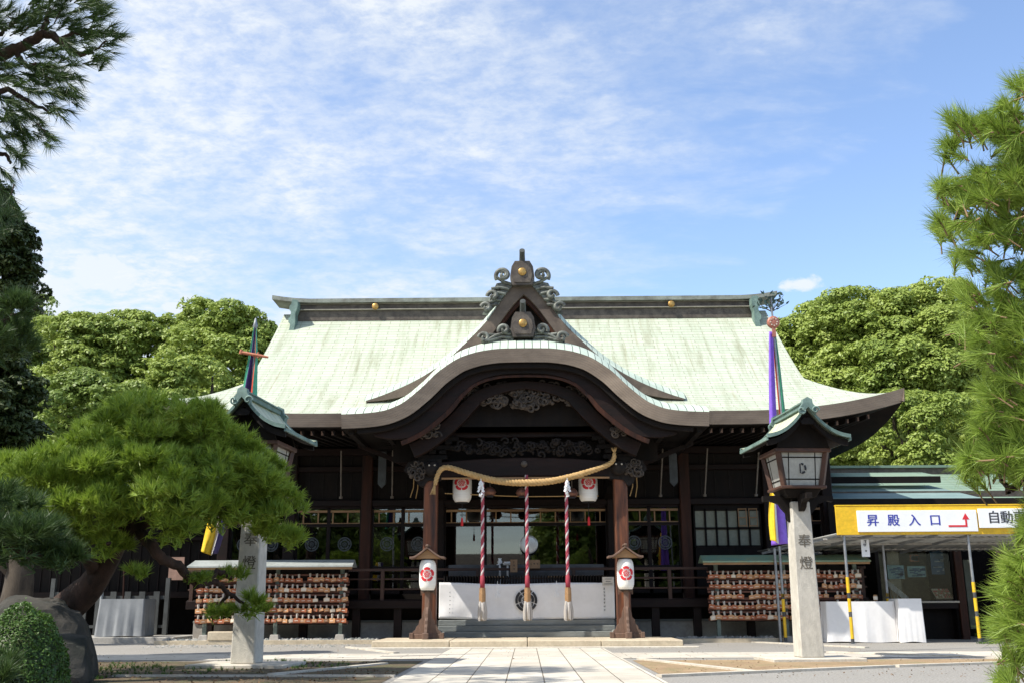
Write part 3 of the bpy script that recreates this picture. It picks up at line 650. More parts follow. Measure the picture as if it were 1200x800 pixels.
# --- walls, posts, beams of the hall body
YW = 29.0
b = MB(); b.box(-8.6, 8.6, YW+.05, YW+.2, 3.86, 6.2)
for i in range(43): b.box(-8.6+i*.4, -8.58+i*.4, YW+.03, YW+.048, 3.9, 5.3, 1)
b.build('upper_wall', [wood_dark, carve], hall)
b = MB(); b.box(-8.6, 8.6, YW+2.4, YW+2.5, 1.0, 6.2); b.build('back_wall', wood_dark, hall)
for s in (-1, 1):
    b = MB(); b.box(s*8.6-.06, s*8.6+.06, YW, YW+7, 1.0, 6.2); b.build('side_wall', wood_dark, hall)
b = MB(); b.box(-8.6, 8.6, YW-.12, YW+.1, 3.66, 3.84); b.box(-8.6, 8.6, YW-.08, YW+.1, 4.65, 4.8); b.box(-8.6, 8.6, YW-.25, YW-.05, 5.1, 5.3)
b.build('wall_beam', wood_beam, hall, bevel=.015)
posts = [-8.5, -6.65, -4.5, -2.45, 2.45, 4.5, 6.85, 8.5]
for x in posts:
    b = MB(); b.cbox((x, YW-.02, 3.2), (.3, .3, 4.6)); b.build('post', wood_red if abs(x) in (4.5,) else wood_beam, hall, bevel=.02)
crest_w = mat('pale frosted crest', (.07, .08, .085), (.05, .06, .065), .6, 5)
def crest(b, cx, cz, R0, y, m=0, f=None, spin=0):
    """five-lobed flower crest: ring of five lobes with gaps and a small inner flower; f maps (x,z)->(x,y,z)"""
    f = f or (lambda x, z: (x, y, z))
    for i in range(5):
        a0 = math.pi/2+spin+i*2*math.pi/5
        n = 8; inn = []; out = []
        for j in range(n+1):
            q = -1+2*j/n; a = a0+q*.56; ro = R0*(.90+.10*math.cos(q*1.5)); ri = R0*(.60+.04*math.cos(q*1.4))
            out.append((cx+ro*math.cos(a), cz+ro*math.sin(a))); inn.append((cx+ri*math.cos(a), cz+ri*math.sin(a)))
        for j in range(n):
            b.add([f(*inn[j]), f(*inn[j+1]), f(*out[j+1]), f(*out[j])], [(0, 1, 2, 3), (3, 2, 1, 0)][:1], m)
        px_, pz_ = cx+R0*.31*math.cos(a0), cz+R0*.31*math.sin(a0); rp = R0*.17
        ring = [(px_+rp*math.cos(k*math.pi/5), pz_+rp*math.sin(k*math.pi/5)) for k in range(10)]
        hole = [(px_+rp*.35*math.cos(k*math.pi/5), pz_+rp*.35*math.sin(k*math.pi/5)) for k in range(10)]
        for k in range(10): b.add([f(*hole[k]), f(*hole[(k+1) % 10]), f(*ring[(k+1) % 10]), f(*ring[k])], [(0, 1, 2, 3)], m)
        aa = a0+math.pi/5; w = .035*R0; d = Vector((math.cos(aa), math.sin(aa))); nn = Vector((-d.y, d.x))
        q0 = Vector((cx, cz))+d*R0*.40; q1 = Vector((cx, cz))+d*R0*.56
        b.add([f(*(q0-nn*w)), f(*(q0+nn*w)), f(*(q1+nn*w)), f(*(q1-nn*w))], [(0, 1, 2, 3)], m)
    ring = [(cx+R0*.10*math.cos(k*math.pi/5), cz+R0*.10*math.sin(k*math.pi/5)) for k in range(10)]
    b.add([f(*p) for p in ring], [tuple(range(10))], m)
def window(x0, x1, n, with_crest=True, z0=1.25, z1=3.64, lab=None):
    w = MB(); W_ = (x1-x0)/n
    for i in range(n+1): w.cbox((x0+i*W_, YW, (z0+z1)/2), (.09, .1, z1-z0))
    w.box(x0, x1, YW-.05, YW+.05, z1-.04, z1+.02); w.box(x0, x1, YW-.05, YW+.05, z0, z0+.1); w.box(x0, x1, YW-.055, YW+.055, 3.10, 3.18)
    w.box(x0, x1, YW-.03, YW+.03, 1.95, 2.0)
    fr_ = w.build('window', wood_beam, hall)
    if lab: fr_['label'] = lab
    t = MB(); t.box(x0+.05, x1-.05, YW-.035, YW+.02, 3.5, 3.56)
    k = x0+.2
    while k < x1-.1: t.cbox((k, YW-.01, 3.33), (.035, .04, .32)); k += .42
    t.box(x0+.05, x1-.05, YW-.02, YW+.02, 3.185, 3.21); t.build('transom_lattice', wood_tan, fr_)
    g = MB(); g.box(x0, x1, YW+.035, YW+.04, z0, z1); g.build('pane', glass, fr_)
    if with_crest:
        for i in range(n):
            c = MB()
            cxx = x0+(i+.5)*W_; ring = [(cxx+.21*math.cos(k*.314), YW-.001+.03, 2.55+.21*math.sin(k*.314)) for k in range(20)]
            c.lathe([(.2, 0), (.165, -.002)], (cxx, YW+.03, 2.62), 20, axis='Y'); crest(c, cxx, 2.62, .15, YW+.028)
            c.build('frosted_crest', crest_w, fr_)
window(-8.35, -6.8, 2); window(-6.5, -4.65, 2); window(-4.35, -2.6, 2); window(2.6, 4.35, 2); window(-2.3, 2.3, 4, False, lab='wide glazed doors in the middle bay of the hall')
window(7.0, 8.35, 2, False)
# paper lattice window at the right
w = MB(); x0, x1 = 4.75, 6.6; w.box(x0, x1, YW-.02, YW+.03, 1.2, 2.5, 0); w.box(x0, x1, YW+.02, YW+.1, 3.5, 3.66, 0)
for i in range(7): w.cbox((x0+(x1-x0)*i/6, YW, 3.02), (.05, .08, 1.05))
for z in (2.5, 3.0, 3.52): w.box(x0, x1, YW-.04, YW+.04, z-.03, z+.03)
pw = w.build('window', wood_dark, hall); pw['label'] = 'window with six columns of pale paper panes'
w = MB(); w.box(x0+.02, x1-.02, YW+.02, YW+.03, 2.52, 3.5, 0); w.build('paper_pane', mat('greenish paper pane', (.26, .27, .21), (.21, .22, .17), .7, 2), pw)
w = MB()
for q in (0, 1):
    w.box(5.98+q*.3, 6.0+q*.3, YW-.07, YW-.05, 3.03, 3.55); w.box(6.2+q*.3, 6.22+q*.3, YW-.07, YW-.05, 3.03, 3.55)
    for z in (3.05, 3.28, 3.52): w.box(5.98+q*.3, 6.22+q*.3, YW-.068, YW-.052, z, z+.025)
w.build('small_lattice', wood_tan, pw)
# iron rods, hanging plaques and cords on the front wall
for x in (-5.15, -3.72, -6.6, 3.75, 4.98, 6.4):
    b = MB(); b.tube([(x+.05, 27.9, 5.1), (x, 28.4, 3.85)], .022, 6); b.lathe([(.05, -.03), (.05, .03)], (x, 28.4, 3.86), 8); b.build('iron_rod', mat('pale iron rod', (.20, .17, .14), (.12, .10, .08), .6, 6), hall)
for x in (-3.98, 4.1):
    b = MB(); b.box(x-.11, x+.11, 28.1, 28.18, 4.2, 5.1); b.prism([(x-.11, 4.2), (x, 4.08), (x+.11, 4.2)][::-1], 28.1, 28.18); b.build('hanging_plaque', mat('slate blue plaque', (.07, .08, .085), (.045, .05, .055), .6, 4), hall)
for x in (-2.95, 2.95):
    b = MB(); b.tube([(x-.04, 27.4, 4.9), (x-.07, 27.4, 4.0), (x-.15, 27.4, 3.75)], .014, 6); b.tube([(x+.04, 27.4, 4.9), (x+.05, 27.4, 4.0), (x+.0, 27.4, 3.72)], .014, 6); b.build('cord', rope_m, hall)

# --- veranda, railing, underfloor
b = MB(); b.box(-9, 9, 27.62, YW-.1, 1.0, 1.1); b.box(-9, 9, 27.55, 27.70, .86, 1.07)
b.build('veranda', wood_beam, hall, bevel=.01)
b = MB(); b.box(-9, 9, 28.3, 28.5, .0, .52, 0); b.box(-9, 9, 28.25, 28.28, .5, .56, 1); b.build('base_wall', [conc, stone_g], hall, bevel=.01)
for x in [-8.4, -7.2, -5.9, -4.5, -3.4, 3.4, 4.5, 5.9, 7.2, 8.4]:
    b = MB(); b.cbox((x, 27.75, .45), (.2, .2, .9)); b.build('underfloor_post', wood_beam, hall)
b = MB(); b.box(-9, 9, 28.52, 28.6, .5, 1.0); b.build('underfloor_boards', wood_dark, hall)
rl = MB()
for z, h, w_ in ((1.86, .07, .09), (1.62, .045, .05), (1.36, .045, .05)):
    rl.box(-9, 9, 27.66-w_/2, 27.66+w_/2, z-h/2, z+h/2, 0)
x = -8.9
while x < 9: rl.cbox((x, 27.66, 1.47), (.1, .1, .82)); x += 1.27
railing = rl.build('railing', mat('railing wood', (.075, .034, .02), (.04, .02, .014), .6, 2, (.4, 2, 2)), hall, bevel=.008)
for s in (-1, 1):
    rl = MB(); rl.box(min(s*.55, s*2.1), max(s*.55, s*2.1), 27.585, 27.615, 1.64, 1.68); rl.box(min(s*.55, s*2.1), max(s*.55, s*2.1), 27.585, 27.615, 1.36, 1.40)
    rl.build('bamboo_rail', wood_tan, railing)
b = MB()
for i in range(14):
    pass
b.box(-2.1, 2.1, YW-.9, YW-.88, 1.1, 2.0, 0); b.build('pale_inner_rail', mat('grey inner board', (.10, .10, .105), (.06, .06, .062), .5, 2), hall)
# stone steps below the offering box
for i, (y0, z1) in enumerate([(26.02, .30), (26.16, .44), (26.27, .58)]):
    b = MB(); b.box(-2.2, 2.2, y0, 27.5-i*.01, .16 if i == 0 else z1-.139, z1-(0 if i == 2 else .0)); b.build('step', stone_g, hall, bevel=.012)
# ------------------------------------------------------------------ porch things
def tag_mesh(o, label, cat, group=None): return tag(o, label, cat, group)
# straw rope
def twisted(pts, r, strands, pitch, name, mats, tr=None, n=140, mis=None):
    """rope of several twisted strands along a polyline"""
    pts = [Vector(p) for p in pts]; cum = [0]
    for i in range(len(pts)-1): cum.append(cum[-1]+(pts[i+1]-pts[i]).length)
    def at(s):
        for i in range(len(pts)-1):
            if s <= cum[i+1] or i == len(pts)-2:
                q = (s-cum[i])/(cum[i+1]-cum[i]); return pts[i].lerp(pts[i+1], q), (pts[i+1]-pts[i]).normalized()
    b = MB()
    for k in range(strands):
        out = []; rs = []
        for j in range(n+1):
            s = cum[-1]*j/n; p, d = at(s); e1 = Vector((0, 1, 0)); e1 = (e1-d*e1.dot(d)).normalized(); e2 = d.cross(e1)
            rr_ = r*(tr(j/n) if tr else 1); a = 2*math.pi*(s/pitch+k/strands); out.append(p+(e1*math.cos(a)+e2*math.sin(a))*rr_*.5); rs.append(rr_*.62)
        b.tube(out, rs, 6, (mis[k] if mis else 0))
    return b
rp = [P(508.5, 567, 25.15), P(512, 555, 25.15), P(517, 548, 25.15), P(526, 547, 25.15), P(545, 553, 25.12), P(575, 561.5, 25.1), P(605, 565, 25.1), P(640, 564, 25.1), P(670, 558, 25.12), P(700, 549, 25.15), P(714, 543, 25.15), P(718.5, 537, 25.15), P(719, 531, 25.15)]
def catmull(p, n=6):
    p = [Vector(q) for q in p]; out = []
    for i in range(len(p)-1):
        a, b_, c, d = p[max(i-1, 0)], p[i], p[i+1], p[min(i+2, len(p)-1)]
        for j in range(n):
            t = j/n; out.append(.5*((2*b_)+(-a+c)*t+(2*a-5*b_+4*c-d)*t*t+(-a+3*b_-3*c+d)*t**3))
    return out+[p[-1]]
rope = thing('straw_rope', 'thick twisted straw rope sagging between the tops of the two porch posts', 'rope', tuple(rp[0]))
twisted(catmull(rp), .074, 3, .26, '', None, tr=lambda q: .55+.55*math.sin(math.pi*min(1, max(0, q)))**.5, n=220).build('rope', rope_m, rope)
b = MB(); b2 = MB()
for i in range(16):
    a = random.uniform(-.07, .07); c = random.uniform(-.05, .05); b.tube([rp[0]+Vector((0, 0, .04)), rp[0]+Vector((a*.5-.03, c, -.12)), rp[0]+Vector((a-.05, c, -.24))], [.02, .012, .003], 4)
    b2.tube([rp[-1], rp[-1]+Vector((a*.7, c, .08)), rp[-1]+Vector((a*1.1, c, .14))], [.02, .012, .004], 4)
b.build('frayed_end', rope_m, rope); b2.build('frayed_end', rope_m, rope)
paper_w = mat('white paper', (.85, .85, .85), (.76, .76, .76), .8, 4, spec=.1)
def shide(x, ztop, y, label, k=.62):
    b = MB()
    for d in (-1, 1):
        off_ = 0
        for i in range(5):
            x0 = x+d*(.01+.035*k*i*.5)+(.03*k if i % 2 else -.02*k)*d; z1 = ztop-.085*k*i
            M = Matrix.Translation((x0, y+.015*d, z1)) @ Matrix.Rotation(.5*d*(1 if i % 2 else -1), 4, 'Y') @ Matrix.Rotation(.5*d, 4, 'Z')
            b.box(-.045*k, .045*k, -.004, .004, -.11*k, 0, 0, M)
    for i in range(26):
        a = random.uniform(0, 6.28); z1 = ztop-.05-random.random()*.5*k; M = Matrix.Translation((x+.05*k*math.cos(a), y+.05*k*math.sin(a), z1)) @ Matrix.Rotation(a, 4, 'Z') @ Matrix.Rotation(random.uniform(-.7, .7), 4, 'Y')
        b.box(-.03*k, .03*k, -.003, .003, -.07*k, .0, 0, M)
    b.tube([(x, y, ztop+.06), (x, y, ztop-.1)], .01, 5)
    o = b.build('paper_streamer', paper_w); return tag(o, label, 'paper streamer', 'paper streamers on the straw rope')
shide(P(562.5, 565, 25.0).x, P(562.5, 563, 25.0).z, 24.98, 'white zigzag paper streamer on the straw rope, above the left bell rope')
shide(P(663.5, 565, 25.0).x, P(663.5, 563, 25.0).z, 24.98, 'white zigzag paper streamer on the straw rope, above the right bell rope')
b_small = [('small white paper slip hanging on the white cloth, left of its black crest', 581, 684), ('small white paper slip hanging on the white cloth, right of its black crest', 650, 684)]
for lab, px, py in b_small:
    p = P(px, py, 26.1); b = MB()
    for i in range(4): b.box(p.x-.03+(.03 if i % 2 else 0), p.x+.03+(.03 if i % 2 else 0), p.y-.004, p.y+.004, p.z-.07*(i+1), p.z-.07*i)
    b.tube([(p.x, p.y, p.z), (p.x, p.y, p.z+.08)], .006, 5)
    for i in range(3): b.box(p.x-.06+.05*i, p.x-.03+.05*i, p.y-.012, p.y-.006, p.z-.32, p.z-.22)
    tag(b.build('paper_slip', paper_w), lab, 'paper slip', 'paper slips on the white cloth')

# bells and bell ropes
bell_m = mat('aged copper bell', (.28, .13, .085), (.15, .07, .05), .45, 5, metal=.5)
pink = mat('crimson rope strand', (.42, .07, .10), (.32, .05, .075), .8, 9); wht = mat('white rope strand', (.74, .66, .64), (.6, .5, .5), .8, 9)
bell_proto = None; rope_proto = None
for i, (bx, by, rx, w1, w2) in enumerate([(573, 576, 564.5, 'left', 'leftmost'), (610.5, 577, 616, 'middle', 'middle'), (669, 578, 662.3, 'right', 'rightmost')]):
    c = P(bx, by, 25.75)
    if bell_proto is None:
        t = thing('bell', '', 'bell', tuple(c))
        b = MB(); b.lathe([(0, .13), (.07, .125), (.12, .085), (.145, .03), (.15, .0), (.143, -.035), (.115, -.085), (.06, -.115), (0, -.12)], tuple(c), 20)
        b.lathe([(.147, .018), (.162, .01), (.162, -.01), (.147, -.018)], tuple(c), 20); b.build('bell_body', bell_m, t)
        b = MB(); b.cbox((c.x, c.y-.02, c.z-.11), (.16, .24, .02)); b.build('slit', black_ink, t)
        b = MB(); b.tube([(c.x, c.y, c.z+.12), (c.x, c.y, c.z+.45)], .014, 6); b.build('hanger', bronze, t); bell_proto = t
    else:
        t = copy_tree(bell_proto); t.location = c
    t['label'] = 'round copper suzu bell under the porch beam, the %s of the three' % w1; t['group'] = 'round bells under the porch beam'
    top = P(rx, 568, 25.3); bot = P(rx, 727, 25.3); x = top.x
    if rope_proto is None:
        t = thing('bell_rope', '', 'bell rope', (x, 25.3, 0))
        zt0 = top.z; zm = P(rx, 674, 25.3).z; zs = P(rx, 688, 25.3).z; zw = P(rx, 705, 25.3).z; zb = P(rx, 727, 25.3).z
        twisted([(x, 25.3, zt0+.25), (x, 25.3, zs)], .040, 3, .30, '', None, n=150, mis=[0, 0, 1]).build('twisted_rope', [pink, wht], t)
        b = MB(); b.lathe([(.0, zm+.02), (.052, zm), (.06, zm-.15), (.058, zs), (0, zs)], (x, 25.3, 0), 14); b.build('red_binding', plain('dull red binding', (.30, .03, .05), .8), t)
        b = MB(); b.lathe([(0, zs+.005), (.072, zs), (.08, (zs+zw)/2), (.078, zw), (0, zw)], (x, 25.3, 0), 8, smooth=False); b.build('wooden_sleeve', wood_tan, t)
        b = MB()
        b.lathe([(0, zw), (.075, zw), (.085, zb+.05), (0, zb+.05)], (x, 25.3, 0), 12)
        for k in range(60):
            a = random.uniform(0, 6.28); r0 = random.uniform(.03, .085); b.tube([(x+r0*.8*math.cos(a), 25.3+r0*.8*math.sin(a), zw+.02), (x+r0*1.2*math.cos(a), 25.3+r0*1.2*math.sin(a), (zw+zb)/2), (x+r0*1.15*math.cos(a), 25.3+r0*1.15*math.sin(a), zb+random.uniform(0, .05))], [.02, .022, .018], 5)
        b.build('tassel', mat('pale hemp tassel', (.50, .46, .42), (.38, .35, .32), .9, 12, (3, 3, .5)), t); rope_proto = t
    else:
        t = copy_tree(rope_proto); t.location = (x, 25.3, 0); 
    t['label'] = {'leftmost': 'red and white twisted bell rope nearest the left porch post', 'middle': 'red and white twisted bell rope hanging in front of the black crest', 'rightmost': 'red and white twisted bell rope nearest the right porch post'}[w2]; t['group'] = 'red and white bell ropes'
b = MB(); q1 = P(520, 577, 25.9); q2 = P(700, 581, 25.9); b.tube([q1, (q1+q2)/2+Vector((0, 0, -.05)), q2], .012, 6); tag(b.build('cord', rope_m), 'thin straw cord stretched level behind the bells between the paper lanterns', 'cord')

# hanging paper lanterns
def lantern_body(cx, cy, zc, r, h, b, n=28):
    pf = []
    for i in range(n+1):
        q = -1+2*i/n; rr = r*(1-abs(q)**5*.30); pf.append((rr*(1 if i % 2 else .985), zc+q*h/2))
    b.lathe([(0, zc-h/2)]+pf+[(0, zc+h/2)], (cx, cy, 0), 28); return b
hp = None
for px, w in ((540.5, 'left'), (688, 'right')):
    c = P(px, 571, 26.0)
    if hp is None:
        t = thing('paper_lantern', '', 'paper lantern', tuple(c))
        lantern_body(c.x, c.y, c.z, .245, .72, MB()).build('paper_shade', paper, t)
        b = MB(); crest(b, 0, c.z+.1, .19, 0, f=lambda x, z: (c.x+x, c.y-math.sqrt(max(.0, .251**2-x*x)), z)); b.build('red_crest', red_ink, t)
        b = MB(); b.lathe([(0, -.38), (.15, -.38), (.17, -.35), (.16, -.33)], tuple(c), 20); b.lathe([(.16, .35), (.17, .37), (.15, .4), (0, .4)], tuple(c), 20); b.tube([(c.x, c.y, c.z+.38), (c.x, c.y, c.z+.8)], .012, 6); b.build('black_rim', black_ink, t)
        b = MB(); b.tube([(c.x, c.y, c.z-.38), (c.x, c.y, c.z-.75)], .008, 5); b.lathe([(.012, -.74), (.03, -.8), (.035, -.95), (0, -.96)], tuple(c), 8, 1); b.build('tassel', [black_ink, red_ink], t); hp = t
    else: t = copy_tree(hp); t.location = c
    t['label'] = 'white paper lantern hanging behind the porch beam beside the %s porch post' % w; t['group'] = 'hanging paper lanterns'

# standing lanterns
def stand_lantern():
    t = thing('standing_lantern', '', 'standing lantern', (0, 0, 0))
    b = MB()                                                   # cross-shaped foot with scrolled brackets
    for a in (0, 90):
        M = Matrix.Rotation(R(a), 4, 'Z'); b.box(-.46, .46, -.06, .06, 0.0 if a else .002, .13 if a else .128, 0, M)
        for s in (-1, 1):
            b.box(*(sorted((s*.36, s*.47))), -.085, .085, .001, .16, 0, M)
            o_ = [(.05, .13), (.40, .13), (.37, .20), (.31, .24), (.29, .32), (.22, .38), (.21, .48), (.14, .55), (.13, .66), (.09, .78), (.05, .86)]
            o_ = [(s*x, z) for x, z in o_]; b.prism(o_ if s > 0 else o_[::-1], -.035, .035, 0, None, M)
    b.build('foot', wood_grey, t, bevel=.012)
    b = MB(); b.cbox((0, 0, .75), (.13, .13, 1.3)); b.build('post', wood_grey, t, bevel=.012)
    b = MB(); b.box(-.20, -.165, .14, .17, 1.15, 2.2); b.box(.165, .20, .14, .17, 1.15, 2.2); b.box(-.2, .2, .13, .18, 1.2, 1.26); b.build('back_frame', wood_grey, t)
    b = MB(); lantern_body(0, 0, 1.68, .235, .82, b).build('paper_shade', paper, t)
    b = MB(); crest(b, 0, 1.70, .195, 0, f=lambda x, z: (x, -math.sqrt(max(.0, .242**2-x*x)), z)); b.build('red_crest', red_ink, t)
    b = MB(); b.lathe([(0, 1.25), (.16, 1.25), (.175, 1.27), (.165, 1.29)], (0, 0, 0), 20); b.build('black_rim', black_ink, t); b = MB(); b.lathe([(.155, 2.08), (.17, 2.1), (.15, 2.12), (0, 2.12)], (0, 0, 0), 20); b.build('black_rim', black_ink, t)
    b = MB(); f_ = prof([(0, 2.44), (.1, 2.36), (.25, 2.25), (.38, 2.18), (.48, 2.17)]); xs_ = [-.48+.96*i/24 for i in range(25)]
    b.strip([(x, f_(x)) for x in xs_], [(x, f_(x)-.055) for x in xs_], -.3, .3); b.build('roof', wood_grey, t, bevel=.006)
    b = MB(); b.prism([(-.35, 2.12), (.35, 2.12), (.2, 2.22), (0, 2.36), (-.2, 2.22)], -.2, -.17); b.prism([(-.35, 2.12), (.35, 2.12), (.2, 2.22), (0, 2.36), (-.2, 2.22)], .17, .2); b.build('gable_board', wood_tan, t)
    b = MB(); b.box(-.045, .045, -.32, .32, 2.43, 2.50); b.build('ridge', wood_grey, t, bevel=.02)
    return t
sl = stand_lantern(); s2 = copy_tree(sl)
sl.location = (P(498.5, 700, 25.0).x, 25.0, .165); s2.location = (P(731.5, 700, 25.0).x, 25.0, .165)
sl['label'] = 'roofed white paper lantern with red crest on a wooden stand, left end of the platform'; s2['label'] = 'roofed white paper lantern with red crest on a wooden stand, right end of the platform'
for q in (sl, s2): q.scale = (.875, .875, .875)
for q in (sl, s2): q['group'] = 'roofed lanterns on wooden stands'

# white cloth over the offering box
cw = thing('offering_box', 'wide slatted offering box draped with a white cloth bearing a black crest', 'offering box', (0, 26.6, 0))
b = MB(); b.box(-2.18, 2.18, 26.4, 27.4, .584, 1.46, 0); b.build('box', wood_dark, cw, bevel=.01)
b = MB()
for i in range(58): b.box(-2.1+i*.073, -2.07+i*.073, 26.45, 27.3, 1.462, 1.66, 0, Matrix.Translation((0, 0, 0)))
b.build('grate', wood_dark, cw)
def cl_f(a, c):
    x = -2.2+4.42*a; z = 1.47-.88*c+(.012*math.sin(x*2.2)-.015*math.cos(x*1.3)); fold = .012*math.sin(x*9+2.2*c*math.sin(x*1.7))*(.3+c)+.02*math.sin(x*3.1-1.5*c)*c
    if x < -1.0: fold += .018*math.sin((x*5+c*6))*c
    return ((x, 26.33-fold, z), (a, c))
b = MB(); b.grid(lambda a, c: cl_f(a, 1-c), 160, 14); cl_o = b.build('cloth', white_cloth, cw); md = cl_o.modifiers.new('thick', 'SOLIDIFY'); md.thickness = .006
kc = P(614.5, 703, 26.28); b = MB()
n = 64
for i in range(n):
    a0 = 2*math.pi*i/n; a1 = 2*math.pi*(i+1)/n
    if any(abs(((a0+a1)/2-math.pi/2-math.pi/5-k*2*math.pi/5+math.pi) % (2*math.pi)-math.pi) < .05 for k in range(5)): continue
    def rp_(r, a): return (kc.x+r*math.cos(a), 26.285, kc.z+r*math.sin(a))
    b.add([rp_(.215, a0), rp_(.215, a1), rp_(.278, a1), rp_(.278, a0)], [(0, 1, 2, 3)])
crest(b, kc.x, kc.z, .205, 26.284)
b.build('black_crest', black_ink, cw)
def scribble(b, x, z, s, y, m=0, r=random):                    # illegible small brush character
    for _ in range(3): zz = z+r.uniform(-.45, .45)*s; b.box(x-s*r.uniform(.25, .5), x+s*r.uniform(.25, .5), y-.002, y, zz, zz+s*.13, m)
    for _ in range(2): xx = x+r.uniform(-.35, .35)*s; b.box(xx, xx+s*.12, y-.0032, y-.0022, z-s*r.uniform(.2, .5), z+s*r.uniform(.2, .5), m)
b = MB(); rr = random.Random(2)
for i in range(7): scribble(b, P(706, 700, 26.28).x, 1.32-.085*i, .05, 26.285, 0, rr)
for i in range(6): scribble(b, P(525, 700, 26.28).x, 1.25-.10*i, .035, 26.285, 0, rr)
b.build('cloth_lettering', black_ink, cw)
c = P(710.5, 681, 26.2); t = thing('notice_board', 'small white notice card fixed at the right end of the white cloth', 'notice', (c.x, c.y, c.z))
b = MB(); b.cbox((c.x, c.y, c.z), (.29, .03, .21)); b.build('card', mat('card', (.66, .62, .55), (.58, .54, .47), .7), t)
b = MB()
for k, w in enumerate((.17, .12, .2)): b.box(c.x-w/2, c.x+w/2, c.y-.02, c.y-.017, c.z+.05-.06*k, c.z+.062-.06*k)
b.build('lettering', black_ink, t)
for px0, px1, py0, py1, lab in [(596, 604.5, 655, 670, 'narrow upright tan wooden plate tied to the veranda railing'), (617.5, 631, 655.5, 665.5, 'broad level tan wooden plate tied to the veranda railing')]:
    a = P(px0, py1, 27.5); c = P(px1, py0, 27.5); t = thing('wooden_plate', lab, 'wooden plate', (a.x, 27.5, a.z)); b = MB(); b.box(a.x, c.x, 27.5, 27.53, a.z, c.z); b.build('plate', mat('plate wood', (.32, .19, .10), (.24, .14, .07), .6, 3), t, bevel=.004)
    b = MB(); r_ = random.Random(4)
    for k in range(3): 
        if c.z-a.z > c.x-a.x: scribble(b, (a.x+c.x)/2, c.z-.07-.09*k, .05, 27.497, 0, r_)
        else: scribble(b, a.x+.07+.08*k, (a.z+c.z)/2, .05, 27.497, 0, r_)
    b.build('lettering', black_ink, t)
c = P(618, 637.5, 28.3); t = thing('round_mirror', 'round pale polished mirror on a stand behind the veranda railing', 'mirror', (c.x, 28.3, 1.1))
b = MB(); b.lathe([(0, -.02), (.20, -.02), (.235, -.012), (.25, .0), (.25, .03), (0, .03)], tuple(c), 32, axis='Y'); b.build('disc', mat('polished disc', (.72, .72, .70), (.6, .6, .58), .3, 6, metal=.35), t)
b = MB(); b.cbox((c.x, 28.33, (1.1+c.z-.2)/2), (.08, .05, c.z-1.25)); b.cbox((c.x, 28.33, 1.13), (.4, .25, .06)); b.build('stand', black_ink, t)
# small clutter on the veranda: vase and tray
for px, py, lab, w, h, nm in [(584, 645, 'small white vase on the veranda railing ledge left of the mirror', .07, .16, 'vase'), (593, 648, 'low white dish beside the small vase on the veranda', .16, .07, 'dish')]:
    c = P(px, py, 27.95); b = MB(); b.lathe([(0, 0), (w*.6, 0), (w, h*.4), (w*.5, h*.75), (w*.7, h)], (c.x, c.y, 2.0), 16); b.cbox((c.x, c.y, 1.55), (.05, .05, .9)); b.cbox((c.x, c.y, 1.99), (w*2.4, .12, .02))
    tag(b.build(nm, paper_w), lab, nm)

# ------------------------------------------------------------------ votive racks
ema_a = [mat('votive plaque wood %s' % n, c1, c2, .6, 5) for n, c1, c2 in (('red', (.46, .15, .06), (.30, .09, .04)), ('tan', (.62, .33, .15), (.48, .22, .10)), ('pale', (.74, .55, .36), (.62, .42, .26)))]
ema_face = mat('pale votive face', (.80, .72, .60), (.70, .60, .48), .6, 5); cord_w = mat('white tie cord', (.60, .55, .48), (.40, .35, .30), .8, 12)
protos = []
rr = random.Random(8)
for k in range(9):
    b = MB(); w = .068; wd = k % 3 
    o_ = [(-w, -.05), (w, -.05), (w, .025), (0, .05), (-w, .025)]
    M = Matrix.Rotation(rr.uniform(-.12, .12), 4, 'Y')
    b.prism(o_, -.006, .006, 0, None, M)
    if k in (2, 5, 8): b.prism([(x*.8, z*.72-.004) for x, z in o_], -.0085, -.0065, 1, None, M)
    else: b.box(-w*.6, w*.4, -.0085, -.0065, -.02, -.008, 1, M)
    for s in (-1, 1): b.beam((s*.012, 0, .04), (s*.02, 0, .115), .012, .008, 2)
    b.beam((0, -.01, .03), (0.004, -.012, .12), .018, .01, 2)
    b.prism([(-.018, .05), (.02, .045), (.012, .10), (-.012, .105)], -.014, -.002, 2)
    me = b.build('votive_plaque', [ema_a[wd], ema_face, cord_w]); protos.append(me.data); bpy.data.objects.remove(me)
rows = ['top', 'second', 'third', 'fourth', 'bottom']
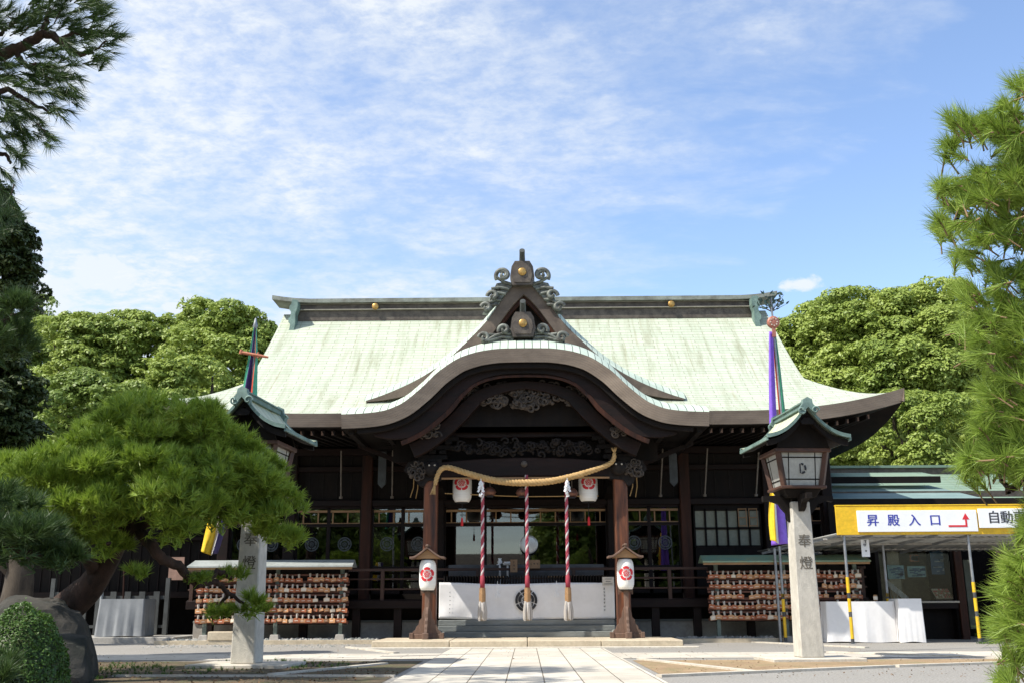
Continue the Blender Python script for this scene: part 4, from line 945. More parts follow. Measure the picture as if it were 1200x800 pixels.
def rack(x0, x1, y, z0, zr, dz, side, roofm, zroof, z_base, label, skip=None, poles=()):
    t = thing('votive_rack', label, 'votive rack', ((x0+x1)/2, y, z_base))
    for i, z in enumerate([zr-dz*k for k in range(5)]):
        b = MB(); b.box(x0, x1, y-.02, y+.03, z+.09, z+.13); b.box(x0, x1, y+.05, y+.08, z-.10, z-.03); b.build('rail', mat('rack rail wood', (.17, .06, .035), (.09, .035, .02), .6, 3), t)
    b = MB(); b.box(x0+.05, x1-.05, y+.12, y+.15, zr-dz*4-.12, zr+.25); b.build('back_panel', wood_dark, t)
    for px in poles:
        b = MB(); b.cbox((px, y+.09, (z_base+zroof)/2), (.10, .10, zroof-z_base-.02)); b.build('post', verdigris if 0 else mat('painted post', (.16, .20, .17), (.10, .12, .10), .6, 4), t, bevel=.008)
        b = MB(); b.taper((px, y+.09), .26, .26, .2, .2, z_base-.02, z_base+.14); b.build('footing', conc, t, bevel=.01)
    b = MB(); xa, xb_ = x0-.16, x1+.14; b.add([(xa, y-.42, zroof), (xb_, y-.42, zroof), (xb_-.03, y+.12, zroof+.17), (xa+.03, y+.12, zroof+.17), (xa, y-.42, zroof-.035), (xb_, y-.42, zroof-.035), (xb_-.03, y+.5, zroof-.02), (xa+.03, y+.5, zroof-.02)],
        [(0, 1, 2, 3), (4, 5, 1, 0), (3, 2, 6, 7), (4, 7, 6, 5), (0, 3, 7, 4), (1, 5, 6, 2)], 0, [(xa, 0), (xb_, 0), (xb_, .5), (xa, .5), (xa, 0), (xb_, 0), (xb_, 1), (xa, 1)])
    b.box(xa+.02, xb_-.02, y-.38, y-.34, zroof-.09, zroof-.037, 1)
    b.build('roof', [roofm, wood_tan], t)
    n = int((x1-x0-.1)/.143); k = 0
    for i in range(5):
        z = zr-dz*i
        for j in range(n):
            x = x0+.1+(x1-x0-.2)*j/(n-1)+rr.uniform(-.012, .012)
            if rr.random() < .03: continue
            pi_ = rr.choices(range(9), [5, 4, 1.6, 5, 4, .8, 5, 4, .8])[0]
            o = bpy.data.objects.new('votive_plaque', protos[pi_]); COL.objects.link(o); o.location = (x, y-.04-rr.uniform(0, .02), z+rr.uniform(-.02, .012)); o.rotation_euler = (0, rr.uniform(-.16, .16), rr.uniform(-.5, .5)); o.scale = (rr.uniform(.95, 1.35),)*3
            tag(o, 'small wooden votive plaque tied on the %s row of the %s rack' % (rows[i], side), 'votive plaque', 'votive plaques, %s row of the %s rack' % (rows[i], side))
    return t
roof_grey = mat('pale metal rack roof', (.40, .42, .40), (.30, .32, .30), .5, 2, metal=.1); roof_green = mat('green copper rack roof', (.17, .30, .22), (.26, .30, .17), .55, 2.5)
YL = 26.9
lx0, lx1 = P(226, 700, YL).x, P(406, 700, YL).x; rx0, rx1 = P(827, 700, YL).x, P(1008, 700, YL).x
zr = P(400, 677, YL).z; dz = (P(400, 677, YL).z-P(400, 724.5, YL).z)/4
rack(lx0, lx1, YL, 0, zr, dz, 'left', roof_grey, P(300, 661, YL-.4).z, .09, 'long rack of hanging wooden votive plaques under a pale grey roof, left of the porch', poles=(lx0+.25, (lx0+lx1)/2+.1, lx1-.2))
rack(rx0, rx1, YL, 0, zr+.03, dz, 'right', roof_green, P(900, 658, YL-.4).z, .0, 'long rack of hanging wooden votive plaques under a green roof, right of the porch', poles=(rx0+.25, (rx0+rx1)/2, rx1-.15))
b = MB(); a = P(241, 738, 26.6); b.box(a.x, a.x+.65, 26.5, 26.8, .10, .32); tag(b.build('stone_trough', stone_p, bevel=.02), 'low sandstone block lying under the left end of the plaque rack', 'stone block')

# ------------------------------------------------------------------ stone lanterns on tall pillars
lroof = roof_mat('lantern copper roof', (.52, .54, .38), (.42, .48, .36), (.48, .40, .22), .30, 3.0, .6)
def stone_lantern():
    t = thing('pillar_lantern', '', 'lantern', (0, 0, 0))
    b = MB(); b.box(-.78, .78, -.55, .60, -.05, .055); b.build('base_slab', stone_l, t, bevel=.012)
    b = MB(); b.taper((0, 0), .40, .40, .32, .32, .05, 2.64); p_ = b.build('stone_pillar', stone_w, t, bevel=.018)
    for k, (ch, z) in enumerate((('奉', 1.95), ('燈', 1.58))):
        yf = -(.40-(.40-.32)*(z-.05)/2.59)/2-.002
        text_mesh(ch, .235, Matrix.Translation((0.01, yf, z)) @ XZ @ Matrix.Rotation(R(0), 4, 'X'), 'carved_letter', mat('carved letter shade', (.16, .14, .11), (.10, .09, .07), .9, 8), p_, .003, .002)
    b = MB()                                                   # bracket under the lamp box
    for a in range(0, 360, 90):
        M = Matrix.Rotation(R(a), 4, 'Z'); o_ = ([(.14, 2.28), (.20, 2.32), (.22, 2.44)] if a in (0, 180) else [(.14, 2.46), (.22, 2.48)])+[(.30, 2.53), (.34, 2.6), (.52, 2.66), (.62, 2.64), (.62, 2.74), (.14, 2.76)]
        b.prism(o_, -.05, .05, 0, None, M)
    b.taper((0, 0), .5, .5, .66, .66, 2.70, 2.84); b.build('bracket', wood_dark, t, bevel=.01)
    b = MB(); b.cbox((0, 0, 2.865), (.80, .80, .05)); b.cbox((0, 0, 3.485), (.98, .98, .07)); 
    for sx in (-1, 1):
        for sy in (-1, 1): b.beam((sx*.33, sy*.33, 2.88), (sx*.42, sy*.42, 3.47), .085, .085)
    fr_ = b.build('lamp_frame', mat('lamp frame wood', (.10, .045, .028), (.05, .025, .017), .55, 3), t, bevel=.01)
    b = MB(); b.taper((0, 0), .62, .62, .79, .79, 2.89, 3.45); b.build('lamp_pane', mat('frosted lamp pane', (.42, .42, .38), (.34, .34, .31), .35, 3), t)
    for a in range(0, 360, 90):
        M = Matrix.Rotation(R(a), 4, 'Z'); b = MB()
        for x0, x1, z0, z1 in ((-.37, .37, 2.99, 3.01), (-.40, .40, 3.36, 3.38), (-.24, -.225, 2.89, 3.45), (.225, .24, 2.89, 3.45)):
            f_ = lambda z: -(.31+(z-2.89)/.56*.085)-.006
            vs = [(x0, f_(z0), z0), (x1, f_(z0), z0), (x1, f_(z1), z1), (x0, f_(z1), z1)]; vs = [tuple(M @ Vector((x, y, z))) for x, y, z in vs]; vs2 = [tuple(M @ Vector((x, y+.012, z))) for x, y, z in [(x0, f_(z0), z0), (x1, f_(z0), z0), (x1, f_(z1), z1), (x0, f_(z1), z1)]]
            b.add(vs+vs2, [(0, 1, 2, 3), (7, 6, 5, 4), (0, 4, 5, 1), (1, 5, 6, 2), (2, 6, 7, 3), (3, 7, 4, 0)])
        b.build('pane_lattice', wood_dark, fr_)
    b = MB(); y = -.375; ring = []                              # crescent shaped mark on the front pane
    for k in range(11):
        q = -1.9+3.8*k/10; ring.append(((.075*math.cos(q), .095*math.sin(q)), (.030*math.cos(q)+.008, .055*math.sin(q))))
    for k in range(10):
        if k in (3, 7): continue
        (a1, c1), (a2, c2) = ring[k]; (a3, c3), (a4, c4) = ring[k+1]; b.add([(a1, y, 3.18+c1), (a3, y, 3.18+c3), (a4, y, 3.18+c4), (a2, y, 3.18+c2)], [(3, 2, 1, 0)])
    b.box(-.045, -.025, y, y+.002, 3.10, 3.26); b.build('pane_mark', black_ink, fr_)
    rf_ = prof([(0, 4.17), (.09, 4.05), (.24, 3.88), (.39, 3.76), (.56, 3.68), (.72, 3.645)])
    b = MB(); rl_ = [(-.88, .88)]
    ra = arc(rf_, 0.72, 200)
    for s in (-1, 1):
        g = lambda a, c, s=s: ((s*0.72*a, -.82+1.64*c, rf_(0.72*a)+.05*(2*c-1)**4), (c*1.8, ra(0.72*a)*6))
        b.grid(g if s > 0 else (lambda a, c: g(1-a, c, -1)), 20, 8)
        A = [(s*0.72*i/20, rf_(0.72*i/20)+.05) for i in range(21)]
        for yy in (-.82, .82):
            A1 = A if s > 0 else A[::-1]; b.strip([(x, z+.008) for x, z in A1], [(x, z-.055) for x, z in A1], yy-.025, yy+.025, 1)
        b.box(min(s*.70, s*.735), max(s*.70, s*.735), -.82, .82, 3.60, 3.655, 1)
    rfo = b.build('roof', [lroof, verdigris], t)
    b = MB()
    for s in (-1, 1):
        A = [(s*.70*i/20, rf_(.70*i/20)-.03) for i in range(21)]; B_ = [(s*.70*i/20, min(rf_(.70*i/20)-.08, 3.9-.33*(i/20))) for i in range(21)]
        if s < 0: A = A[::-1]; B_ = B_[::-1]
        b.strip(A, [(x, z-.10) for x, z in A], -.75, -.70); b.strip(A, [(x, z-.10) for x, z in A], .70, .75)
        b.strip(A, [(x, z-.03) for x, z in A], -.70, .70)
    b.prism([(-.46, 3.52), (.46, 3.52), (.4, 3.70), (0, 4.05), (-.4, 3.70)], -.5, -.44); b.prism([(-.46, 3.52), (.46, 3.52), (.4, 3.70), (0, 4.05), (-.4, 3.70)], .44, .5)
    b.prism([(-.09, 3.88), (.09, 3.88), (.12, 3.93), (.05, 3.99), (-.05, 3.99), (-.12, 3.93)], -.80, -.76)
    b.build('under_roof', wood_dark, rfo)
    b = MB(); b.box(-.06, .06, -.78, .78, 4.165, 4.235); b.box(-.085, .085, -.80, .80, 4.237, 4.26)
    for yy in (-.85, .85):
        b.prism([(x*.85, z-.14) for x, z in [(-.15, 4.16), (-.17, 4.28), (-.10, 4.36), (-.09, 4.43), (0, 4.47), (.09, 4.43), (.10, 4.36), (.17, 4.28), (.15, 4.16), (.0, 4.3)]][::-1], yy-.05, yy+.05)
        for s in (-1, 1): b.tube(spiral((s*.12, 4.10), .05, 1, 0, s, 12, yy-.05, .03), .016, 5)
    b.build('ridge', verdigris, rfo)
    return t
pr = stone_lantern(); plm = copy_tree(pr)
pr.rotation_euler = (0, 0, R(4)); plm.rotation_euler = (0, 0, R(-6))
# shift: carved letters, panes etc follow; place both
pr.location = (P(944.5, 773, 17.9).x, 17.9, 0); plm.location = (P(285, 778, 16.7).x, 16.7, 0)
pr['label'] = 'tall stone pillar topped by a copper-roofed lantern, beside the yellow sign at right'; plm['label'] = 'tall stone pillar topped by a copper-roofed lantern, half hidden by the big pine at left'
for q in (pr, plm): q['group'] = 'pillar lanterns flanking the path'
def fix_origin(t, loc):
    pass
# ------------------------------------------------------------------ five colour banners on poles
def ribbon(name, pts_l, pts_r, cols, Y, parent, waves=3, thick=.02, nseg=30):
    """cloth hanging between a left and a right edge polyline (px), split in coloured stripes"""
    A = catmull([P(x, y, Y) for x, y in pts_l], 8); B_ = catmull([P(x, y, Y) for x, y in pts_r], 8); n = min(len(A), len(B_)); b = MB(); k = len(cols)*4
    def fn(u_, v_):
        i = min(n-1, int(round(v_*(n-1)))); p = A[i].lerp(B_[i], u_); w = .05*math.sin(u_*waves*2*math.pi+v_*2)*(.3+v_); return ((p.x, p.y+w, p.z), (u_, v_))
    vs = []
    for j in range(n):
        for i in range(k+1): vs.append(fn(i/k, j/(n-1))[0])
    for c in range(len(cols)):
        fs = [(j*(k+1)+i, (j+1)*(k+1)+i, (j+1)*(k+1)+i+1, j*(k+1)+i+1) for j in range(n-1) for i in range(c*4, c*4+4)]
        b.add(vs, fs, c, smooth=True)
    o = b.build(name, cols, parent); m_ = o.modifiers.new('thick', 'SOLIDIFY'); m_.thickness = .008; return o
purple = mat('violet silk', (.26, .13, .68), (.20, .09, .55), .6, 2); greens = mat('green silk', (.03, .24, .13), (.02, .17, .09), .6, 2); yellows = mat('yellow silk', (.85, .58, .02), (.75, .48, .02), .6, 2); whites = mat('white silk', (.78, .76, .76), (.7, .68, .68), .6, 2); reds = mat('red silk', (.6, .09, .05), (.5, .07, .04), .6, 2); navy = mat('dark violet silk', (.035, .02, .13), (.025, .015, .09), .6, 2); greenl = mat('pale green silk', (.08, .38, .24), (.05, .30, .18), .6, 2)
YB = 20.5
t = thing('ritual_banner', 'pole with violet banner, round red mirror and leafy sprig, behind the right pillar lantern', 'banner', (P(905.5, 700, YB).x, YB, 0), 'coloured banners on poles')
c = P(904.8, 383, YB)
b = MB(); b.tube([(c.x+.16, YB, 0), (c.x, YB, P(905, 352, YB).z)], .022, 8); b.build('pole', steel, t)
b = MB(); b.lathe([(0, -.05), (.10, -.05), (.13, -.03), (.13, .03), (0, .03)], (c.x, YB-.06, c.z+.03), 20, axis='Y'); b.cbox((c.x, YB-.07, c.z-.17), (.07, .05, .22)); b.build('mirror_ornament', mat('red copper ornament', (.48, .19, .13), (.36, .13, .09), .45, 9, metal=.3), t)
b = MB()
for i in range(8): a = i*.8; b.cbox((c.x+.07*math.cos(a), YB-.115, c.z+.03+.08*math.sin(a)), (.025, .012, .025))
b.build('mirror_studs', stone_l, t)
b = MB(); rr2 = random.Random(6)
for i in range(60):
    a = rr2.uniform(-1.2, 1.2); l = rr2.uniform(.12, .50); e = Vector((math.sin(a)*l*.75, rr2.uniform(-.12, .12), l*math.cos(a)*.9)); base = Vector((c.x, YB, c.z+.28)); p = base+e
    if i < 14: b.tube([base, base+e*.6, p], [.012, .008, .004], 4, 1)
    d = Vector((rr2.uniform(-1, 1), rr2.uniform(-.6, .6), rr2.uniform(-.2, .9))).normalized(); s_ = d.cross(Vector((0, 1, .3))).normalized()
    b.add([p, p+d*.05+s_*.022, p+d*.12, p+d*.05-s_*.022], [(0, 1, 2, 3)], 0)
b.build('leafy_sprig', [mat('blue green leaf', (.05, .10, .085), (.03, .06, .06), .5), bark2], t)
ribbon('violet_banner', [(900.5, 391), (900, 440), (900.5, 500), (902, 560), (902, 600), (902, 640)], [(905, 391), (907, 440), (909.5, 500), (914, 560), (918, 600), (922, 638)], [purple], YB-.05, t)
ribbon('green_banner', [(904.5, 392), (907.5, 430), (911, 470), (914, 510)], [(908.5, 393), (913.5, 430), (918, 470), (923, 510)], [reds, greens, greens, greens], YB+.02, t, 1)
ribbon('yellow_banner', [(903, 555), (900.5, 585), (899, 610), (901, 634)], [(905, 555), (907, 585), (909, 610), (911, 638)], [yellows, yellows, whites], YB-.15, t, 1)
YB2 = 18.6
t = thing('ritual_banner', 'pole with green and dark violet banner and crossed sword, behind the left pillar lantern', 'banner', (P(297, 700, YB2).x, YB2, 0), 'coloured banners on poles')
c = P(298.5, 380, YB2)
b = MB(); b.tube([(c.x+.12, YB2, 0), (c.x, YB2, c.z)], .032, 8); b.lathe([(.03, -.05), (.05, .0), (.03, .08), (.015, .16)], tuple(c), 8); b.build('pole', steel, t)
q1, q2 = P(282, 410, YB2-.1), P(313.5, 416, YB2-.1)
b = MB(); b.tube([q1, q1.lerp(q2, .7), q2], [.028, .03, .02], 8); b.tube([q1+Vector((-.02, 0, -.03)), q1+Vector((.0, 0, .05))], .03, 6); b.tube([q1.lerp(q2, .62)+Vector((0, 0, -.05)), q1.lerp(q2, .62)+Vector((0, 0, .06))], .02, 6); b.build('sword_ornament', mat('orange red lacquer', (.55, .20, .11), (.42, .14, .08), .5), t)
ribbon('banner_cloth', [(297, 381), (291, 412), (283, 450), (276, 490), (270, 520)], [(300, 383), (301, 412), (300, 440), (299, 470), (296, 510)], [greenl, navy, navy, reds, greenl], YB2-.04, t, 2)
ribbon('yellow_banner', [(243, 600), (237, 620), (231, 643)], [(252, 600), (249, 620), (243, 648)], [yellows], YB2-.1, t, 1)
ribbon('violet_banner', [(250, 600), (248, 622), (243, 648)], [(262, 600), (259, 622), (251, 646)], [whites, navy], YB2-.05, t, 1)

# ------------------------------------------------------------------ yellow tent with its signs
YT = 25.2
zb = P(1060, 628.5, YT).z; zt_ = P(1060, 595, YT).z; xl = P(977, 620, YT).x; xr = xl+9.5
tent = thing('canopy', 'sheet-roofed canopy with a yellow front board on striped steel poles', 'canopy', (xl, YT, 0))
b = MB(); b.box(xl, xr, YT-.05, YT+.0, zb, zt_); b.box(xl, xr, YT-.06, YT+.05, zt_+.003, zt_+.03); b.build('front_board', yellow, tent, bevel=.006)
b = MB(); xbk = P(891, 645, 27.0).x; zbk = P(891, 645, 27.0).z
nn = 110
for i in range(nn):
    def q(u_): return (xl+(xr-xl)*u_, YT+.06, zb+.03+.018*math.cos(u_*nn*math.pi*1.0)), (xbk+(xr-xbk)*u_, 27.6, zbk-.02+.018*math.cos(u_*nn*math.pi*1.0))
    (a1, c1), (a2, c2) = q(i/nn), q((i+1)/nn); b.add([a1, a2, c2, c1], [(0, 1, 2, 3)], 0, smooth=True)
sr = b.build('corrugated_roof', mat('corrugated sheet', (.55, .55, .52), (.40, .39, .36), .5, 2, metal=.2), tent); m_ = sr.modifiers.new('thick', 'SOLIDIFY'); m_.thickness = .008
for k in range(5):
    u_ = k/12+.01; b = MB(); x0 = xl+(xr-xl)*u_; x1 = xbk+(xr-xbk)*u_; b.beam((x0, YT+.08, zb-.0), (x1, 27.5, zbk-.07), .05, .06); b.build('roof_bar', steel, tent)
b = MB()
for q_ in (.15, .5, .85):
    y = YT+.06+(27.6-YT)*q_; b.beam((xl+(xbk-xl)*q_, y, zb+(zbk-zb)*q_-.03), (xr, y, zb+(zbk-zb)*q_-.03), .08, .035)
b.build('purlins', conc, tent)
stripe = mat('black tape', (.05, .05, .055), (.1, .1, .1), .5)
def pole(x, y, ztop, top_stripe):
    b = MB(); segs = 12; z = 0
    zz = [0, .12, .34, .62, .74, 1.05, 1.18, top_stripe, ztop]; ms = [2, 1, 1, 2, 1, 2, 1, 0]
    for i in range(len(zz)-1): b.tube([(x, y, zz[i]), (x, y, zz[i+1])], .04 if ms[i] else .033, 12, ms[i])
    p_ = b.build('pole', [steel, yellow, stripe], tent); b = MB(); b.box(x-.07, x+.07, y-.07, y+.07, 0, .015); b.build('pole_foot', steel, p_)
pole(P(995, 750, YT+.03).x, YT+.03, zb, 1.55); pole(P(1142, 745, YT+.03).x, YT+.03, zb, 1.42); pole(P(917, 745, 26.45).x, 26.45, zbk+.05, 1.1); pole(P(1036, 700, 26.45).x, 26.45, zbk+.1, 1.1); pole(P(1036, 700, 26.45).x+4.2, 26.45, zbk+.1, 1.1)
b = MB(); x = P(911, 745, 26.45).x; b.tube([(x, 26.45, 0), (x, 26.45, zbk)], .035, 10); b.build('drain_pipe', steel, tent)
def sign(px0, px1, py0, py1, lab, body, colr, size, gap, arrow=False):
    a = P(px0, py1, YT-.1); c = P(px1, py0, YT-.1); t = thing('sign', lab, 'sign', (a.x, YT-.1, a.z)); b = MB(); b.box(a.x, c.x, YT-.10, YT-.053, a.z, c.z); b.build('sign_board', sign_white, t, bevel=.006)
    x = a.x+.36
    for i, ch in enumerate(body):
        text_mesh(ch, size, Matrix.Translation((x+gap*i, YT-.103, (a.z+c.z)/2)) @ XZ, 'lettering', colr, t, .002, .010)
    if arrow:
        z0 = a.z+.13; b = MB(); x0 = a.x+(c.x-a.x)*.755; x1 = a.x+(c.x-a.x)*.905
        b.box(x0, x1+.022, YT-.106, YT-.1015, z0-.022, z0+.022); b.box(x1-.022, x1+.022, YT-.106, YT-.1015, z0+.022, z0+.16); b.prism([(x1-.085, z0+.16), (x1+.085, z0+.16), (x1, z0+.31)], YT-.106, YT-.1015); b.build('red_arrow', red_ink, t)
    return t
sign(1003, 1139.5, 600, 625, 'white sign with blue characters and a red arrow turning upward, on the yellow board', '昇殿入口', blue_ink, .30, .505, True)
sign(1144, 1200, 598.5, 621, 'white sign with dark characters partly hidden by the pine, on the yellow board', '自動車', mat('dark sign paint', (.05, .05, .06), (.03, .03, .04), .5), .32, .31)
a = P(1007, 654, YT+.4); c = P(1014.5, 632, YT+.4); t = thing('hanging_sign', 'narrow white sign with dark lettering hanging under the left end of the yellow board', 'sign', (a.x, YT+.4, a.z))
b = MB(); b.box(a.x, c.x, YT+.4, YT+.42, a.z, c.z); b.build('sign_board', sign_white, t); b = MB(); r_ = random.Random(9)
scribble(b, (a.x+c.x)/2, c.z-.10, .10, YT+.397, 0, r_); scribble(b, (a.x+c.x)/2-.01, c.z-.17, .09, YT+.397, 0, r_); scribble(b, (a.x+c.x)/2, c.z-.32, .06, YT+.397, 0, r_)
b.build('lettering', black_ink, t); b = MB(); b.tube([((a.x+c.x)/2, YT+.41, c.z), ((a.x+c.x)/2, YT+.41, zb+.02)], .006, 5); b.build('string', steel, t)

# cloth covered tables
def cloth_table(x0, x1, y0, y1, z0, z1, m, lab, name='covered_table', bulge=.02, seed=1, legs=True):
    r = random.Random(seed); t = thing(name, lab, 'table', ((x0+x1)/2, (y0+y1)/2, z0)); b = MB(); per = [(x0, y0), (x1, y0), (x1, y1), (x0, y1)]; n = 30; pts = []
    for i in range(4):
        p, q = per[i], per[(i+1) % 4]
        for j in range(n): pts.append((p[0]+(q[0]-p[0])*j/n, p[1]+(q[1]-p[1])*j/n))
    N_ = len(pts); rows_ = 8; cx, cy = (x0+x1)/2, (y0+y1)/2; ph = [r.uniform(0, 6) for _ in range(4)]; vs = []
    for k in range(rows_+1):
        v = k/rows_
        for i, (x, y) in enumerate(pts):
            w = bulge*v*(math.sin(i*.9+ph[0])+.6*math.sin(i*.37+ph[1]+v)+.4*math.sin(i*1.9+v*3)); d = Vector((x-cx, y-cy)).normalized(); vs.append((x+d.x*w+d.x*.03*v, y+d.y*w+d.y*.03*v, z1-(z1-z0-.02)*v+.012*math.sin(i*.21+ph[2])*v))
    fs = [(k*N_+i, (k+1)*N_+i, (k+1)*N_+(i+1) % N_, k*N_+(i+1) % N_) for k in range(rows_) for i in range(N_)]
    b.add(vs, fs, 0, smooth=True); b.add(vs[:N_], [tuple(range(N_))], 0); b.build('cloth', m, t)
    return t
cloth_table(P(963, 700, 26.0).x, P(1042, 700, 26.0).x, 25.95, 26.45, .0, P(1000, 706, 26.0).z, white_cloth, 'long table under a white cloth, standing below the yellow sign', seed=2)
cloth_table(P(1045, 700, 25.9).x, P(1072, 700, 25.9).x, 25.75, 26.4, .0, P(1060, 703, 25.9).z, white_cloth, 'narrow table under a white cloth at the right end of the long one', seed=5, bulge=.003)
for i, px in enumerate((1022,)):
    c = P(px, 702, 26.2); b = MB(); b.lathe([(0, 0), (.045, 0), (.05, .15), (.04, .16), (0, .16)], (c.x, 26.2, P(1000, 706, 26.0).z), 12); b.lathe([(.052, .04), (.053, .12)], (c.x, 26.2, P(1000, 706, 26.0).z), 12, 1); tag(b.build('tin', [wood_tan, ema_face]), 'small tan tin standing on the white covered table', 'tin')

# ------------------------------------------------------------------ side building with its amulet window
sb_ = thing('side_building', 'low side building with stacked green roofs and a glazed amulet counter', 'building', (12, 31, 0))
x0 = 8.3
b = MB(); b.add([(x0+.2, 29.3, 4.2-.35), (13.0, 29.2, 3.82), (12.3, 31.2, 4.42), (x0+.2, 31.2, 4.42)], [(0, 1, 2, 3)], 0, [(0, 0), (5, 0), (5, 2), (0, 2)]); 
b.add([(x0+.2, 29.3, 3.85-.06), (13.0, 29.2, 3.76), (13.0, 29.2, 3.82), (x0+.2, 29.3, 3.85)], [(0, 1, 2, 3)], 0)
b.build('lean_to_roof', mat('blue green sheet roof', (.24, .33, .31), (.18, .26, .25), .5, 1.5, (.5, 3, 1)), sb_)
b = MB(); b.tube([(x0, 29.2, 3.74), (13.1, 29.1, 3.70)], .06, 8); b.build('gutter', mat('brown gutter', (.22, .10, .07), (.14, .07, .05), .5), sb_)
r2 = MB()
def srf(a, c):
    x = 8.6+11*a; q = c; return ((x, 33.5-3.4*q, 5.05-.95*q+.25*(1-q)**2-.2+.18*max(0, (a-.55)/.45)**2*0), (x, q*3.6))
r2.grid(lambda a, c: srf(a, 1-c), 10, 10); r2.box(8.6, 19.6, 30.02, 30.12, 3.95, 4.12, 1); 
r2.build('roof', [copper_d, bronze], sb_)
b = MB(); b.box(8.0, 20, 33.3, 34.0, 4.95, 5.22, 0); b.box(7.9, 20.1, 33.2, 34.1, 5.222, 5.30, 1); b.build('ridge', [bronze, copper_d], sb_)
b = MB(); b.add([(8.6, 30.7, 4.62), (12.4, 30.55, 4.62), (12.3, 31.6, 4.86), (8.6, 31.6, 4.86)], [(0, 1, 2, 3)], 0, [(0, 0), (4, 0), (4, 1), (0, 1)]); b.box(8.6, 12.4, 30.5, 30.6, 4.42, 4.61, 1); b.build('middle_roof', [copper_d, wood_dark], sb_)
YK = 28.2
kx0 = P(1030, 700, YK).x; kx1 = P(1112, 700, YK).x; kz0 = P(1060, 705, YK).z; kz1 = P(1060, 642, YK).z
b = MB(); b.box(x0, kx0-.05, YK+.9, YK+1, 0, 3.8); b.box(kx0-.1, kx0, YK, YK+1.8, 0, 3.0); b.box(kx1+.05, kx1+.2, YK, YK+1.8, 0, 3.0); b.box(kx1+1.2, 20, YK, YK+.1, 0, 3.7); b.box(kx1, 20, YK+2.4, YK+2.5, 0, 3.7); b.box(kx0, kx1+.05, YK+.3, YK+.36, 0, kz0-.15); b.box(x0, 20, YK-.02, YK+.1, kz1+.02, 3.72)
b.build('wall', wood_dark, sb_)
b = MB(); b.box(kx1+.1, kx1+.3, YK-.12, YK-.02, 0, 3.0); b.box(kx0-.1, 20, YK-.1, YK-.03, kz1+.01, kz1+.14); b.build('post', wood_red, sb_, bevel=.01)
b = MB(); b.box(kx0-.1, kx1+.1, YK+1.7, YK+1.75, .8, 3.0); b.box(kx0-.1, kx1+.1, YK, YK+1.7, 2.99, 3.02); b.build('inner_wall', mat('tan inner wall', (.34, .29, .19), (.26, .22, .15), .8, 2), sb_)
b = MB(); b.box(kx0-.1, kx1+.12, YK-.12, YK+1.69, kz0-.07, kz0-.02, 0); b.box(kx0-.1, kx1+.1, YK-.08, YK-.05, kz0-.22, kz0-.071, 1); b.build('counter', [mat('counter top', (.50, .45, .36), (.42, .37, .30), .5), wood_beam], sb_, bevel=.005)
b = MB(); b.box(kx0, kx1, YK+.0, YK+.01, kz0, kz1); wg = b.build('window_pane', glass_c, sb_)
b = MB(); xm = kx0+(kx1-kx0)*.36; b.cbox((xm, YK+.9, (kz0+kz1)/2), (.32, .1, kz1-kz0)); b.build('pale_pillar', mat('pale pillar', (.50, .47, .38), (.42, .39, .31), .7), sb_)
def poster(px0, px1, py0, py1, lab, cols, Y=YK+.5, name='poster'):
    a = P(px0, py1, Y); c = P(px1, py0, Y); t = thing(name, lab, 'poster', (a.x, Y, a.z)); b = MB(); b.box(a.x, c.x, Y, Y+.008, a.z, c.z); b.build('sheet', cols[0], t); b = MB(); r_ = random.Random(px0)
    for _ in range(16):
        xx = r_.uniform(a.x+.02, c.x-.1); zz = r_.uniform(a.z+.02, c.z-.06); b.box(xx, min(c.x-.01, xx+r_.uniform(.04, .25)), Y-.004, Y-.002-.0001*_, zz, zz+r_.uniform(.015, .05))
    b.build('print', cols[1], t)
pb = mat('blue poster', (.06, .13, .22), (.03, .07, .14), .5, 3); pt = mat('teal poster', (.22, .36, .36), (.15, .26, .28), .5, 6); po = mat('orange picture', (.45, .18, .08), (.3, .12, .06), .5, 5); pw_ = mat('poster print', (.45, .5, .5), (.3, .35, .38), .6)
poster(1088, 1109, 643, 675, 'dark blue picture poster in the amulet window', (pb, pw_)); poster(1037, 1055, 664, 680, 'pale teal notice at the left of the amulet window', (pt, pb)); poster(1060, 1080, 665, 678, 'pale teal notice beside the pale pillar in the amulet window', (pt, pb)); poster(1062.5, 1072, 652, 660, 'small orange picture on the pale pillar of the amulet window', (po, pw_), YK+.8)
# slanted tray of charms
a = P(1086, 700, YK+.4); t = thing('charm_board', 'slanted framed board of small charms on the counter of the amulet window', 'display board', (a.x, YK+.4, kz0)); M = Matrix.Translation((a.x, YK+.1, kz0)) @ Matrix.Rotation(R(-52), 4, 'X')
b = MB(); b.box(0, .82, -.02, .02, 0, .5, 0, M); b.build('frame', wood_dark, t); b = MB(); b.box(.04, .78, -.03, -.021, .04, .46, 0, M); b.build('mat_sheet', mat('charm felt', (.50, .42, .30), (.42, .35, .25), .8), t)
b = MB(); r_ = random.Random(3)
for j in range(5):
    for i in range(13): b.box(.07+i*.054, .07+i*.054+.03, -.036, -.031, .07+j*.08, .07+j*.08+.055, r_.randint(0, 2), M)
ch_ = b.build('charms', [ema_face, red_ink, wood_tan], t); ch_['kind'] = 'stuff'
t = thing('arrow_bundle', 'bundle of white tipped ritual arrows standing at the left of the amulet window', 'arrows', (P(1043, 700, YK+.4).x, YK+.4, kz0)); r_ = random.Random(5)
b = MB()
for i in range(16):
    x = P(1036+i*1.55, 700, YK+.4).x; b.beam((x, YK+.3+r_.uniform(0, .2), kz0-.02), (x-.04, YK+.35, kz0+.62-.032*i+r_.uniform(-.03, .03)), .014, .014, 0); b.beam((x-.025, YK+.28, kz0+.38-.032*i), (x-.038, YK+.28, kz0+.58-.032*i), .04, .012, 1)
b.build('arrow_shafts', [wood_tan, paper_w], t)
